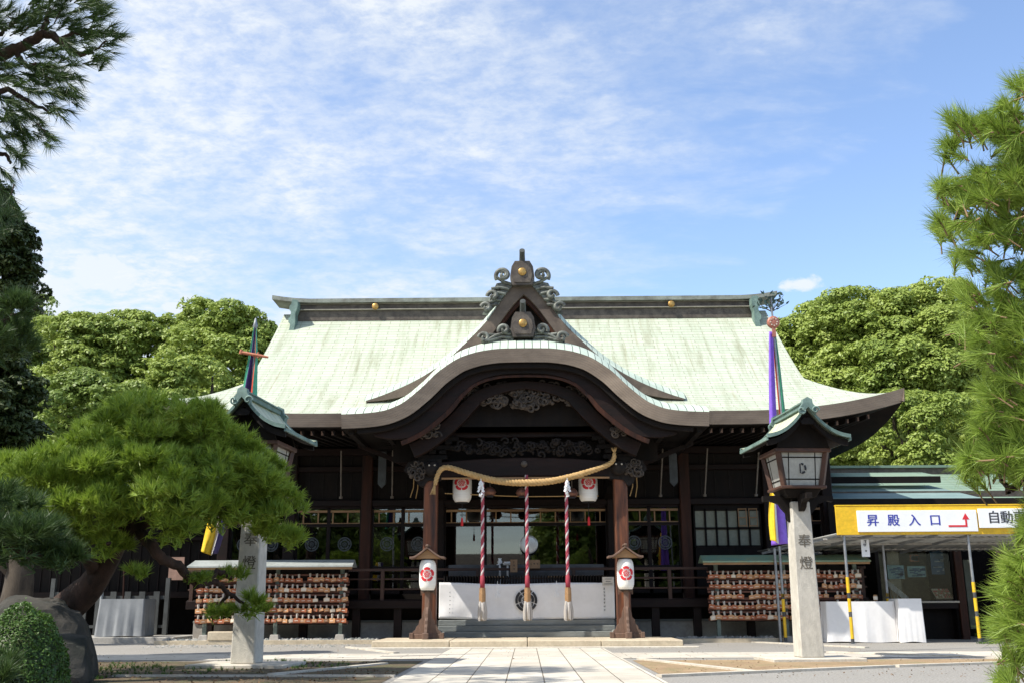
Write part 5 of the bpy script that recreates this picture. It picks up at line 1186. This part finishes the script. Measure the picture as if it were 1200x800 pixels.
b = MB(); c_ = P(1136, 700, YK+.9); b.box(c_.x-.2, c_.x+.0, YK+.85, YK+.9, .25, 2.1); tag(b.build('door_panel', mat('pale green panel', (.22, .24, .19), (.16, .18, .14), .7)), 'pale upright panel leaning in the dark opening right of the amulet window', 'panel')

# ------------------------------------------------------------------ left background: fence, covered box, side wing
sw = thing('side_wing', 'dark plank-walled wing of the shrine behind the left pine', 'building', (-11, 31.5, 0))
b = MB(); b.box(-22, -8.7, 31.5, 31.7, 1.35, 4.2)
for i in range(45): b.box(-22+i*.3, -21.97+i*.3, 31.47, 31.498, 1.4, 2.9, 1)
b.build('wall', [wood_dark, wood_beam], sw)
b = MB(); b.box(-22, -8.7, 31.2, 31.49, 1.2, 1.38); b.box(-22, -8.7, 31.3, 31.49, 2.9, 3.0); b.build('sill_beam', wood_beam, sw, bevel=.01)
b = MB(); b.add([(-22, 30.2, 3.9), (-8.7, 30.2, 3.9), (-8.7, 34, 5.6), (-22, 34, 5.6)], [(0, 1, 2, 3)], 0, [(0, 0), (14, 0), (14, 4), (0, 4)]); b.build('roof', copper_d, sw)
b = MB()
for x in (-20, -17, -14, -11.5, -9): b.cbox((x, 31.6, .7), (.2, .2, 1.4))
b.build('support_posts', wood_dark, sw)
b = MB(); b.box(-22, -8.7, 33.6, 33.7, 0, 3); b.build('back_wall', wood_dark, sw)
a = P(193, 677, 30.4); c = P(213, 650, 30.4); t = thing('wall_board', 'pinkish brown wooden board fixed on the dark wing left of the plaque rack', 'board', (a.x, 30.4, a.z)); b = MB(); b.box(a.x, c.x, 30.4, 30.45, a.z, c.z); b.build('board', mat('pink brown board', (.36, .22, .17), (.26, .16, .12), .7, 3), t); b = MB(); b.box(a.x, c.x, 30.46, 31.5, a.z-.0, a.z+.1); b.build('support', wood_beam, t)
YF = 30.2
t = thing('picket_fence', 'low dark wooden picket fence behind the grey covered box', 'fence', (-13, YF, .15)); fm = mat('grey picket wood', (.075, .08, .078), (.045, .048, .048), .7, 3)
xf0, xf1 = P(60, 700, YF).x, P(188, 700, YF).x; x = xf0
while x < xf1:
    b = MB(); b.cbox((x, YF, .15+.62), (.17, .05, 1.2)); b.build('picket', fm, t); x += .42
b = MB(); b.box(xf0, xf1, YF+.03, YF+.07, .35, .43); b.box(xf0, xf1, YF+.03, YF+.07, 1.15, 1.25); b.build('rail', fm, t)
for xx in (xf0-.1, xf1+.1):
    b = MB(); b.cbox((xx, YF, .95), (.12, .12, 1.6)); b.build('gate_post', fm, t)
cloth_table(P(118, 700, 28.6).x, P(170, 700, 28.6).x, 28.3, 29.2, .15, P(140, 699, 28.4).z, grey_cloth, 'low square thing wrapped in a shade-greyed sheet in front of the picket fence', 'covered_box', .025, 7)
b = MB(); p = P(114, 707, 28.8); q_ = P(117, 668, 28.8); b.beam((p.x, 28.8, .15), tuple(q_), .13, .04); tag(b.build('pale_plank', mat('pale plank', (.42, .45, .46), (.34, .36, .37), .6)), 'pale upright plank leaning left of the grey covered box', 'plank')
b = MB(); p = P(140, 700, 28.6); q_ = P(141.5, 664, 28.6); b.tube([tuple(P(140, 700, 28.9)), tuple(P(141.5, 664, 28.9))], .025, 6); tag(b.build('thin_pole', wood_red), 'thin reddish pole standing behind the grey covered box', 'pole')
# ------------------------------------------------------------------ plants
def unit(v): return v/np.maximum(1e-9, np.linalg.norm(v, axis=-1, keepdims=True))
def needle_arrays(C, D, n, length, width, spread=.9, back=.12):
    """C (k,3) tuft centres, D (k,3) tuft axes -> triangles, n needles each"""
    k = len(C); C = np.repeat(C, n, 0); D = np.repeat(D, n, 0)
    r = rng.normal(size=C.shape); r = unit(r); d = unit(D+r*spread*rng.uniform(.25, 1.1, (len(C), 1)))
    L_ = length*rng.uniform(.65, 1.1, (len(C), 1)); base = C-D*rng.uniform(0, back, (len(C), 1)); tip = base+d*L_; tip[:, 2] -= .06*L_[:, 0]
    s = unit(np.cross(d, rng.normal(size=C.shape)))*width/2
    V = np.stack([base-s, base+s, tip], 1).reshape(-1, 3); F = np.arange(len(V)).reshape(-1, 3); return V, F
def leaf_arrays(C, Nn, size, aspect=.55):
    k = len(C); a = unit(np.cross(Nn, rng.normal(size=C.shape))); b = np.cross(Nn, a); s = size*rng.uniform(.6, 1.3, (k, 1))
    V = np.stack([C-a*s, C+b*s*aspect, C+a*s, C-b*s*aspect], 1).reshape(-1, 3); F = np.arange(len(V)).reshape(-1, 4); return V, F
def sph(k):
    return unit(rng.normal(size=(k, 3)))
def join(parts):
    V = []; F = []; n = 0
    for v, f in parts: V.append(v); F.append(f+n); n += len(v)
    return np.concatenate(V), np.concatenate(F)
def wobble(p, q, k=5, amp=.1, seed=0):
    r = random.Random(seed); p = Vector(p); q = Vector(q); out = [p]
    for i in range(1, k): out.append(p.lerp(q, i/k)+Vector((r.uniform(-amp, amp), r.uniform(-amp, amp), r.uniform(-amp, amp))))
    return catmull(out+[q], 3)

def pine_pads(parent, pads, m, n_needle, length, width, density, yaw=None, name='crown', thick=1.0):
    """pads: (cx,cy,cz, rx,ry,rz): cushions of upward tufts"""
    out = []
    for (cx, cy, cz, rx, ry, rz) in pads:
        sh_ = .10 if rx > .4 else .05; rx -= sh_; ry -= sh_; rz = max(.06, rz-sh_)
        k = int(density*(rx*ry*3.1+(rx+ry)*rz*2.5)); u_ = sph(k); u_[:, 2] = np.where(u_[:, 2] < -.35, -u_[:, 2], u_[:, 2])
        nl = max(4, int((rx*ry*3.1+(rx+ry)*rz*2.5)*9)); lu = sph(nl); lu[:, 2] = np.where(lu[:, 2] < -.3, -lu[:, 2], lu[:, 2]); LC = np.array([cx, cy, cz])+lu*np.array([rx, ry, rz])*rng.uniform(.80, 1.0, (nl, 1))
        li = rng.integers(0, nl, k); lr = min(.20, rx*.4); lv = sph(k); lv[:, 2] = np.where(lv[:, 2] < -.25, -lv[:, 2], lv[:, 2])
        ph = rng.uniform(0, 6, 3); lump = 1+.13*np.sin(u_[:, 0]*5+ph[0])*np.cos(u_[:, 1]*5+ph[1])+.08*np.sin(u_[:, 2]*8+ph[2]+u_[:, 0]*7)
        rad = lump*rng.uniform(.80, 1.04, k); C = np.array([cx, cy, cz])+u_*np.array([rx, ry, rz])*rad[:, None]
        C = LC[li]+lv*lr*np.array([1, 1, .75]); D = unit(lv*.9+np.array([0, 0, .5])+rng.normal(size=(k, 3))*.25)
        out.append(needle_arrays(C, D, n_needle, length, width, .85))
        # sparse inner layer
        k2 = int(k*.35); u2 = sph(k2); C2 = np.array([cx, cy, cz])+u2*np.array([rx, ry, rz])*rng.uniform(.3, .75, k2)[:, None]; out.append(needle_arrays(C2, unit(sph(k2)+np.array([0, 0, .6])), n_needle//2, length, width*1.4, 1.0))
    V, F = join(out); return big_mesh(name, V, F, m, parent)

# --- the big spreading pine on the left
pine = thing('pine_tree', 'broad low pine with cushion-shaped green crown reaching in front of the left pillar lantern', 'tree', (-8.0, 14.8, 0))
def pd(px, py, Y, rx, rz, ry=None): p = P(px, py, Y); return (p.x, p.y, p.z, rx, ry or rx*1.0, rz)
Yp = 14.3
pads = [pd(190, 492, Yp, .95, .38), pd(150, 515, Yp-.3, .85, .42), pd(235, 520, Yp, .75, .40), pd(118, 508, Yp+.6, .5, .3),
        pd(70, 560, Yp-.4, 1.0, .48), pd(150, 555, Yp-.7, .9, .45), pd(225, 560, Yp-.5, .8, .42), pd(278, 565, Yp-.2, .6, .36), pd(30, 590, Yp-.2, .8, .45), pd(10, 560, Yp+.8, .9, .4),
        pd(110, 600, Yp-.8, .8, .40), pd(190, 590, Yp-.9, .75, .38), pd(290, 600, Yp, .5, .26), pd(255, 606, Yp-.3, .5, .26), pd(318, 622, Yp+.6, .42, .28), pd(120, 640, Yp-.6, .42, .26), pd(195, 625, Yp-.8, .45, .28), pd(60, 630, Yp-.2, .6, .35), pd(302, 545, Yp+.5, .42, .24), pd(232, 490, Yp+.3, .4, .22), pd(268, 530, Yp+.1, .5, .28), pd(160, 668, Yp-.6, .22, .12), pd(268, 672, Yp+.7, .26, .12), pd(295, 712, Yp+.9, .28, .24), pd(228, 675, Yp+.1, .22, .12), pd(250, 715, Yp+1, .26, .16), pd(235, 575, 16.1, .6, .3), pd(262, 590, 16.0, .5, .26), pd(205, 600, 16.0, .6, .3), pd(318, 588, Yp+.4, .5, .3), pd(338, 628, Yp+.9, .34, .24), pd(300, 572, Yp+.1, .5, .3), pd(187, 552, 16.2, .75, .3), pd(170, 540, 15.9, .7, .3), pd(208, 578, 16.3, .7, .28)]  # rearmost pads sit hidden behind the crown, added to shade the left pillar
pine_pads(pine, pads, pine_leaf, 28, .155, .013, 125)
b = MB(); tr0 = Vector((-7.6, 14.9, 0)); k1 = P(110, 672, 14.6); k2 = P(150, 600, 14.3); k3 = P(190, 520, 14.3)
b.tube(catmull([tr0, P(78, 705, 14.8), k1, k2, k3], 5), [.30-.012*i for i in range(21)], 10); b.build('trunk', bark, pine)
def limb(parent, pts, r0, r1, seed=0, n=6):
    c_ = catmull(pts, n); b = MB(); rr_ = random.Random(seed); c_ = [p+Vector((rr_.uniform(-.02, .02), rr_.uniform(-.02, .02), rr_.uniform(-.02, .02))) for p in c_]; b.tube(c_, [r0+(r1-r0)*i/(len(c_)-1) for i in range(len(c_))], 7); return b.build('branch', bark, parent)
limb(pine, [k2, P(180, 645, 13.9), P(205, 660, 14.2), P(228, 682, 14.5), P(252, 668, 14.8), P(268, 676, 15)], .09, .03, 1)
limb(pine, [P(228, 682, 14.5), P(252, 680, 14.9), P(262, 695, 15.1), P(250, 712, 15.3)], .05, .02, 2)
limb(pine, [P(150, 620, 14.2), P(190, 600, 13.9), P(240, 590, 14), P(290, 600, 14.3)], .09, .03, 3); limb(pine, [P(170, 560, 14.3), P(220, 545, 14.2), P(270, 550, 14.2)], .08, .03, 4)
limb(pine, [k1, P(90, 640, 14.1), P(50, 610, 14.2), P(10, 590, 14.6)], .11, .04, 5); limb(pine, [P(262, 690, 15.1), P(280, 705, 15.2), P(296, 715, 15.2)], .03, .015, 6)
limb(pine, [P(100, 650, 14.3), P(118, 640, 13.8), P(125, 632, 13.5)], .05, .02, 7)
# support props are hidden in the crown; nearer out of focus pine bough at the left edge
nearp = thing('pine_tree', 'near dark pine whose drooping boughs fill the lower left edge', 'tree', (-6.2, 9.3, 0))
pads = [pd(20, 640, 9.0, .55, .30), pd(-20, 600, 9.2, .5, .35), pd(60, 655, 9.1, .30, .16), pd(10, 365, 9.4, .32, .20), pd(-30, 400, 9.4, .5, .4), pd(-10, 790, 8.6, .25, .2)]
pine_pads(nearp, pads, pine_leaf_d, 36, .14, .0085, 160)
b = MB(); b.tube(catmull([Vector((-6.2, 9.3, 0)), Vector((-5.9, 9.3, 1.5)), Vector((-6.1, 9.4, 3.2)), Vector((-5.9, 9.4, 5))], 5), [.22-.008*i for i in range(16)], 10); b.build('trunk', bark, nearp)
limb(nearp, [(-6, 9.3, 1.3), P(0, 640, 9), P(50, 655, 9.1)], .08, .02, 8); limb(nearp, [(-6.05, 9.4, 3.4), P(-20, 380, 9.4), P(15, 365, 9.4)], .08, .02, 9)

# --- upper left boughs of a tall pine standing outside the picture
tp_ = thing('pine_tree', 'tall pine with long-needled boughs reaching in at the upper left corner', 'tree', (-10.2, 10.8, 0))
Yt = 12.3
sh = []; tw = []
def clusterpts(list_, jitter, Y, k):
    out = []
    for (px, py, rpx) in list_:
        n = max(3, int(k*(rpx/20)**2))
        for _ in range(n):
            a = rng.uniform(0, 6.28); r = rpx*math.sqrt(rng.uniform(0, 1)); p = P(px+r*math.cos(a), py+r*math.sin(a)*.8, Y+rng.uniform(-jitter, jitter)); out.append((p.x, p.y, p.z))
    return np.array(out)
tl = [(110, 15, 28), (130, 35, 18), (95, 45, 22), (60, 10, 26), (30, 20, 20), (125, 58, 12), (115, 66, 10), (70, 60, 18), (45, 60, 16), (60, 78, 18), (75, 95, 20), (40, 90, 22), (85, 112, 14), (20, 80, 22), (70, 125, 14), (10, 120, 22), (35, 140, 24), (55, 158, 14), (15, 160, 20), (20, 185, 14), (8, 200, 10), (0, 225, 16), (8, 245, 14), (2, 265, 10), (0, 10, 22), (85, 80, 14), (-30, 60, 40), (-40, 150, 40), (-60, 0, 60), (60, -30, 40), (120, -20, 30), (0, -50, 50), (-80, 100, 60)]
C = clusterpts(tl, .6, Yt, 15)
base = np.array(P(-60, 60, Yt)); D = unit(unit(C-base)*1.0+np.array([.25, -.1, -.05])+rng.normal(size=C.shape)*.35)
V, F = needle_arrays(C, D, 40, .24, .0105, .8, .16)
ex = np.stack([rng.uniform(-10.6, -6.6, 1300), rng.uniform(7.6, 10.4, 1300), rng.uniform(8.2, 10.4, 1300)], 1); ex = ex[np.sin(ex[:, 0]*2.6)+np.cos(ex[:, 1]*2.9+ex[:, 2]*2) > -.1]  # unseen crown tufts, added to cast shade on the left foreground
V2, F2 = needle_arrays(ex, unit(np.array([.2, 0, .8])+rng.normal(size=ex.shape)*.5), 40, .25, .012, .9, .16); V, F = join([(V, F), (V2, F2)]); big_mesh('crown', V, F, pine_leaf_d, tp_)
b = MB(); b.tube(catmull([Vector((-10.2, 10.8, 0)), Vector((-9.8, 11, 3.5)), Vector((-10.4, 11, 6.5)), Vector((-8.8, 11.4, 9.8))], 5), [.28-.01*i for i in range(16)], 10); b.build('trunk', bark, tp_)
brs = [([P(-200, 110, 12), P(-60, 75, 12.2), P(0, 58, Yt), P(28, 46, Yt), P(55, 33, Yt), P(75, 45, Yt), P(92, 58, Yt), P(108, 55, Yt)], .07, .018), ([P(52, 34, Yt), P(54, 20, Yt), P(60, 5, Yt)], .035, .012), ([P(18, 50, Yt), P(24, 66, Yt), P(34, 72, Yt), P(42, 68, Yt)], .03, .01), ([P(0, 34, Yt), P(8, 28, Yt), P(16, 20, Yt), P(30, 14, Yt)], .02, .01), ([P(-60, 130, 12.2), P(0, 100, Yt), P(30, 112, Yt), P(55, 125, Yt)], .035, .012), ([P(-60, 170, 12.2), P(0, 175, Yt), P(12, 188, Yt)], .03, .01), ([P(70, 42, Yt), P(95, 30, Yt), P(118, 25, Yt)], .02, .008), ([P(-60, 250, 12.2), P(-5, 248, Yt)], .03, .01), ([P(92, 58, Yt), P(112, 52, Yt), P(128, 42, Yt)], .016, .006)]
for i, (pts, r0, r1) in enumerate(brs): limb(tp_, pts, r0*1.5, r1*1.5, 20+i)
b = MB(); ii = rng.choice(len(C), 150, replace=False)
for i in ii:
    c_ = Vector(C[i]); b.tube([c_-Vector(D[i])*rng.uniform(.15, .3)+Vector((0, 0, rng.uniform(-.03, .03))), c_-Vector(D[i])*.08, c_], [.009, .007, .005], 4)
b.build('twigs', bark, tp_)['kind'] = 'stuff'

# --- right pine, close to the camera
rp_ = thing('pine_tree', 'tall bright long-needled pine filling the right edge', 'tree', (3.6, 4.6, 0))
Yr = 4.9
rl_ = [(1190, 110, 14), (1165, 150, 30), (1190, 180, 26), (1125, 150, 18), (1110, 180, 14), (1110, 235, 22), (1140, 225, 26), (1175, 225, 30), (1105, 268, 18), (1145, 275, 24), (1185, 275, 26), (1125, 305, 14), (1160, 320, 16), (1195, 330, 20),
       (1130, 350, 16), (1160, 365, 26), (1190, 380, 24), (1125, 395, 16), (1150, 410, 24), (1185, 430, 26), (1160, 455, 22), (1180, 480, 26), (1150, 500, 20), (1135, 540, 20), (1165, 540, 26), (1190, 520, 26), (1130, 565, 10), (1190, 556, 18),
       (1205, 635, 18), (1192, 668, 22), (1172, 662, 12), (1235, 590, 20), (1180, 700, 22), (1170, 735, 18), (1190, 760, 24), (1195, 720, 22), (1175, 790, 16), (1198, 690, 24), (1240, 200, 60), (1250, 350, 60), (1250, 480, 60), (1250, 620, 60), (1240, 760, 50), (1240, 100, 40)]
rl_ = [(x+5, y, r) for x, y, r in rl_]
C = clusterpts(rl_, .34, Yr, 20)
base = np.array(P(1290, 420, Yr)); ax = unit(np.stack([np.full(len(C), -.75), np.full(len(C), -.2), np.full(len(C), .6)], 1)+rng.normal(size=C.shape)*.62)
V, F = needle_arrays(C, ax, 62, .125, .0046, .85, .08); big_mesh('crown', V, F, pine_leaf_n, rp_)
b = MB(); b.tube(catmull([Vector((3.6, 4.6, 0)), Vector((3.3, 4.8, 1.2)), Vector((3.45, 5.0, 2.4)), Vector((3.2, 5.0, 3.8))], 5), [.17-.007*i for i in range(16)], 10); b.build('trunk', bark, rp_)
for i, pts in enumerate([[P(1290, 330, Yr), P(1220, 260, Yr), P(1180, 262, Yr), P(1150, 240, Yr), P(1115, 262, Yr)], [P(1290, 450, Yr), P(1220, 400, Yr), P(1180, 395, Yr), P(1140, 385, Yr)], [P(1290, 480, Yr), P(1230, 520, Yr), P(1195, 560, Yr), P(1176, 578, Yr), P(1168, 560, Yr)], [P(1290, 600, Yr), P(1230, 640, Yr), P(1190, 655, Yr), P(1160, 650, Yr)], [P(1290, 720, Yr), P(1220, 745, Yr), P(1175, 745, Yr)], [P(1290, 330, Yr), P(1220, 200, Yr), P(1190, 170, Yr), P(1150, 160, Yr)]]): limb(rp_, pts, .035, .008, 40+i)
b = MB()
for i in range(len(C)):
    c_ = Vector(C[i]); d = Vector(ax[i]); b.tube([c_-d*rng.uniform(.06, .13)-Vector((0, 0, .01)), c_-d*.05, c_+d*.01], [.0045, .004, .003], 4)
b.build('twigs', mat('tan twig', (.26, .17, .09), (.17, .11, .06), .8, 8), rp_)['kind'] = 'stuff'

# --- broadleaf trees behind
def broad_tree(x, y, ztop, rx, rz, lab, m, seed, zlow=None, size=.10, dens=1.0, cr=(.75, 1.35), ry=None, grp='trees behind the shrine', name='broadleaf_tree', kmul=1):
    global rng
    keep = rng; rng = np.random.default_rng(seed); ry = ry or rx*.85; cz = ztop-rz
    t = thing(name, lab, 'tree', (x, y, 0), grp)
    k = int(20*rx*rz/6*2.7*kmul); u_ = sph(k*3); u_ = u_[(u_[:, 1] < .55)][:k]
    ph = rng.uniform(0, 6, 4); lump = 1+.07*np.sin(u_[:, 0]*4+ph[0])*np.cos(u_[:, 2]*4+ph[1])+.06*np.sin(u_[:, 0]*9+ph[2])
    CC = np.array([x, y, cz])+u_*np.array([rx, ry, rz])*(lump*rng.uniform(.74, .97, k))[:, None]
    out = []
    for c_ in CC:
        r = rng.uniform(*cr); q = int(13*dens*r*r/(size*size*.6)*.16*2.3)
        nb = 24; sub = unit(rng.normal(size=(nb, 3))+np.array([0, -.3, .5])); sc_ = c_+sub*r*np.array([1, 1, .75])*.72
        idx = rng.integers(0, nb, q); v = sph(q); v[:, 2] = np.where((v[:, 2] < -.2), -v[:, 2], v[:, 2]); pos = sc_[idx]+v*(r*.29)*rng.uniform(.8, 1.05, (q, 1))*np.array([1, 1, .8])
        Nn = unit(v+rng.normal(size=(q, 3))*.36+np.array([0, 0, .35])); out.append(leaf_arrays(pos, Nn, size, .5))
    # inner leaves so that the far sky does not show through everywhere
    q = int(rx*rz*85*kmul); v = sph(q); pos = np.array([x, y, cz])+v*np.array([rx, ry, rz])*rng.uniform(.25, .78, (q, 1)); out.append(leaf_arrays(pos, sph(q), size*2.0, .6))
    V, F = join(out); big_mesh('crown', V, F, m, t)
    b = MB(); b.tube(catmull([Vector((x, y, 0)), Vector((x+.2, y, ztop*.3)), Vector((x-.1, y, ztop*.6))], 5), [.45-.02*i for i in range(11)], 9); b.build('trunk', bark2, t)
    b = MB()
    for i in range(9):
        d = CC[rng.integers(0, len(CC))]; b.tube(wobble((x, y, ztop*rng.uniform(.3, .55)), d, 4, .3, i), [.2-.013*j for j in range(13)], 6)
    b.build('limbs', bark2, t)['kind'] = 'stuff'
    rng = keep; return t
YBK = 43
def bt(px, py, Y, rxpx, rzpx, lab, m, seed, **k):
    p = P(px, py, Y); s = Y/FPX*1.03; return broad_tree(p.x, Y, p.z, rxpx*s, rzpx*s, lab, m, seed, **k)
bt(1045, 350, 44, 120, 115, 'huge rounded yellow-green broadleaf tree behind the right end of the roof', camphor_leaf, 1, size=.085, cr=(1.0, 1.7))
bt(968, 362, 46, 78, 100, 'rounded yellow-green tree between the roof corner and the huge tree at right', camphor_leaf, 18, size=.085, cr=(.8, 1.4))
bt(1085, 462, 37, 70, 62, 'smaller rounded green tree in front of the huge one at right', camphor_leaf, 2, size=.07, cr=(.6, 1.0))
bt(1160, 400, 50, 90, 110, 'green tree behind the near pine at right', camphor_leaf2, 3, size=.10)
bt(1000, 500, 50, 90, 60, 'dark green tree low behind the side building', camphor_leaf2, 13, size=.10)
bt(278, 360, 40, 62, 110, 'yellow-green tree just left of the roof ridge end', camphor_leaf, 4, size=.08, cr=(.7, 1.2))
bt(180, 362, 42, 60, 110, 'yellow-green tree with flat clumps, second left of the roof', camphor_leaf, 5, size=.08, cr=(.7, 1.2))
bt(105, 362, 41, 55, 110, 'yellow-green tree beside the dark cypress at left', camphor_leaf, 6, size=.08, cr=(.7, 1.2))
bt(60, 352, 46, 34, 90, 'sparse green tree top rising at the edge of the dark cypress', camphor_leaf2, 7, size=.10, dens=.7, cr=(.6, 1.0))
bt(215, 425, 36, 55, 60, 'lower yellow-green tree in front of the wood at left', camphor_leaf, 8, size=.075, cr=(.6, 1.0))
bt(110, 440, 34, 60, 60, 'lower green tree above the big pine at left', camphor_leaf2, 9, size=.075, cr=(.6, 1.0))
bt(235, 364, 41.5, 45, 100, 'yellow-green tree third from the roof, between the taller crowns', camphor_leaf, 17, size=.08, cr=(.7, 1.2))
bt(320, 410, 45, 50, 80, 'green tree partly hidden by the left roof slope', camphor_leaf2, 10, size=.10)
bt(30, 505, 26, 52, 40, 'small bright green tree below the dark cypress', camphor_leaf, 11, size=.08, cr=(.35, .6))
bt(330, 480, 50, 120, 60, 'green tree low behind the left eave', camphor_leaf2, 14, size=.10)
bt(20, 470, 48, 90, 90, 'green tree far behind the dark cypress', camphor_leaf2, 15, size=.10)
# dark cypress
dk = bt(-8, 215, 19, 60, 175, 'dark dense cypress rising at the left edge behind the pines', dark_leaf, 12, size=.05, cr=(.30, .5), grp=None, name='cypress_tree', dens=1.5, kmul=5)
bt(-10, 400, 18.0, 60, 100, 'lower dark evergreen below the cypress at the left edge', dark_leaf, 16, size=.05, cr=(.30, .5), grp=None, name='evergreen_tree', dens=1.5, kmul=5)

# --- clipped shrub and rocks at lower left
def shrub(x, y, r, rz, lab, seed, size=.018, k=9000, m=shrub_leaf):
    t = thing('round_shrub', lab, 'shrub', (x, y, 0)); u_ = sph(k); u_[:, 2] = abs(u_[:, 2])*1.15-.15; ph = rng.uniform(0, 6, 2); l = 1+.05*np.sin(u_[:, 0]*9+ph[0])*np.cos(u_[:, 2]*8+ph[1])+.02*rng.normal(size=k)
    C = np.array([x, y, rz*.15])+u_*np.array([r, r, rz])*l[:, None]; V, F = leaf_arrays(C, unit(u_+rng.normal(size=(k, 3))*.6), size, .55); big_mesh('foliage', V, F, m, t)
    b = MB(); q = [(0, 0)]+[(r*.93*math.sin(a), rz*.15+rz*.93*math.cos(a)) for a in [math.pi*(1-i/12)*.55 for i in range(13)]]; b.lathe([(r*.93*math.cos(a), rz*.1+rz*.92*math.sin(a)) for a in [math.pi/2*i/8 for i in range(9)]], (x, y, 0), 16); b.build('inner_core', dark_leaf, t)  # solid dark dome just inside the leaf shell
p = P(22, 770, 10.6); shrub(p.x-.05, 10.6, .50, .80, 'clipped round green shrub beside the rock in the lower left corner', 1)
p = P(-30, 790, 9.0); shrub(p.x, 9.0, .40, .5, 'dark low shrub cut by the lower left corner', 2, m=dark_leaf)
def rock(cx, cy, rx, ry, rz, lab, seed, cat='rock'):
    r = random.Random(seed); bm = __import__('bmesh').new(); import bmesh as B
    B.ops.create_icosphere(bm, subdivisions=4, radius=1); from mathutils import noise as mn
    for v in bm.verts:
        n = mn.noise(v.co*1.1+Vector((seed*3.1, 0, 0)))*.35+mn.noise(v.co*2.7+Vector((seed, 5, 0)))*.14+mn.noise(v.co*7+Vector((seed, 9, 0)))*.035; c = v.co*(1+n); 
        c = c*(1+.03*mn.noise(v.co*16)+.05*abs(mn.noise(v.co*5+Vector((3, seed, 1)))))
        for ax_ in (Vector((.6, -.6, .5)), Vector((-.8, -.3, .5)), Vector((.1, -.2, 1)), Vector((.9, .1, .2))):
            a_ = ax_.normalized(); dd = c.dot(a_)-.82; 
            if dd > 0: c -= a_*dd*.8
        v.co = Vector((cx+c.x*rx, cy+c.y*ry, c.z*rz+rz*.55))
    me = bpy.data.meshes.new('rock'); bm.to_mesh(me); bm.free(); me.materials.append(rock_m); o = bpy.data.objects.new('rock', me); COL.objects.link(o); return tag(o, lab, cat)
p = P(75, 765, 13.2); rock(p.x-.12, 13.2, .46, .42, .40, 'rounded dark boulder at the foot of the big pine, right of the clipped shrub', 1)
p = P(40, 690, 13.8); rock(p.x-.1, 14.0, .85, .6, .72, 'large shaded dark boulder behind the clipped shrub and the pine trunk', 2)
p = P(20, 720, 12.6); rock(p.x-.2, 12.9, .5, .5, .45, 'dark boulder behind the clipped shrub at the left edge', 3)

# --- trees and gate behind the camera that stand in the glass reflections
bt2 = lambda x, y, z, r, s, lab: broad_tree(x, y, z, r, r*.8, lab, camphor_leaf2, s, size=.22, dens=.5, grp='trees opposite the shrine', cr=(1.2, 2))
bt2(7, -16, 9, 6, 31, 'green tree opposite the shrine, right of the path'); bt2(17, -14, 9, 6, 32, 'green tree opposite the shrine, far right'); bt2(-14, -18, 8, 5, 33, 'green tree opposite the shrine, left of the path'); bt2(-24, -14, 8, 6, 34, 'green tree opposite the shrine, far left')
gt = thing('gate_building', 'tiled gate building opposite the shrine', 'gate', (-3, -24, 0))
b = MB(); b.box(-9, 4, -26, -24, 0, 3.6); b.build('wall', wood_dark, gt)
b = MB(); b.add([(-10, -22.6, 3.4), (5, -22.6, 3.4), (4, -25, 5.0), (-9, -25, 5.0), (-10, -27.4, 3.4), (5, -27.4, 3.4)], [(0, 1, 2, 3), (3, 2, 5, 4)]); b.build('roof', bronze, gt)

# fallen needles and leaves on the soil and the forecourt
def litter(x0, x1, y0, y1, n, z, name, m, sz, seed):
    r = np.random.default_rng(seed); C = np.stack([r.uniform(x0, x1, n), r.uniform(y0, y1, n), np.full(n, z)+r.uniform(0, .01, n)], 1); keep = np.sin(C[:, 0]*1.7+seed)+np.cos(C[:, 1]*1.3) > -1.0+r.uniform(0, 1.5, n); C = C[keep]
    Nn = unit(np.array([0, 0, 1.0])+r.normal(size=C.shape)*.35); V, F = leaf_arrays(C, Nn, sz, .45); tag(big_mesh(name, V, F, m), kind='stuff')
dry = mat('dry leaf litter', (.20, .11, .045), (.10, .06, .03), .8, 9)
litter(-12, -1.8, 12.5, 18, 5200, .012, 'leaf_litter', dry, .022, 1); litter(1.8, 9, 13.5, 18, 900, .012, 'leaf_litter', dry, .018, 2); litter(-9, 9, 18, 26.5, 700, .012, 'leaf_litter', dry, .018, 3); litter(-9, 6, 26.8, 27.5, 500, .10, 'leaf_litter', dry, .025, 4)
def weeds(pts, name='moss_tuft'):
    C = []; D = []
    for x, y, r, n in pts:
        for _ in range(n): a = rng.uniform(0, 6.28); q = r*math.sqrt(rng.uniform()); C.append((x+q*math.cos(a), y+q*math.sin(a), .0)); D.append((rng.normal()*.3, rng.normal()*.3, 1))
    V, F = needle_arrays(np.array(C), unit(np.array(D)), 14, .07, .008, .7, 0); tag(big_mesh(name, V, F, shrub_leaf), kind='stuff')
weeds([(-5.5, 15.5, 1.3, 130), (-7, 16.5, 1.2, 120), (-3.6, 16.8, .8, 60), (-6.3, 14, .8, 70), (-4.5, 17.9, .8, 40), (10.9, 25.0, .3, 40)], 'grass')
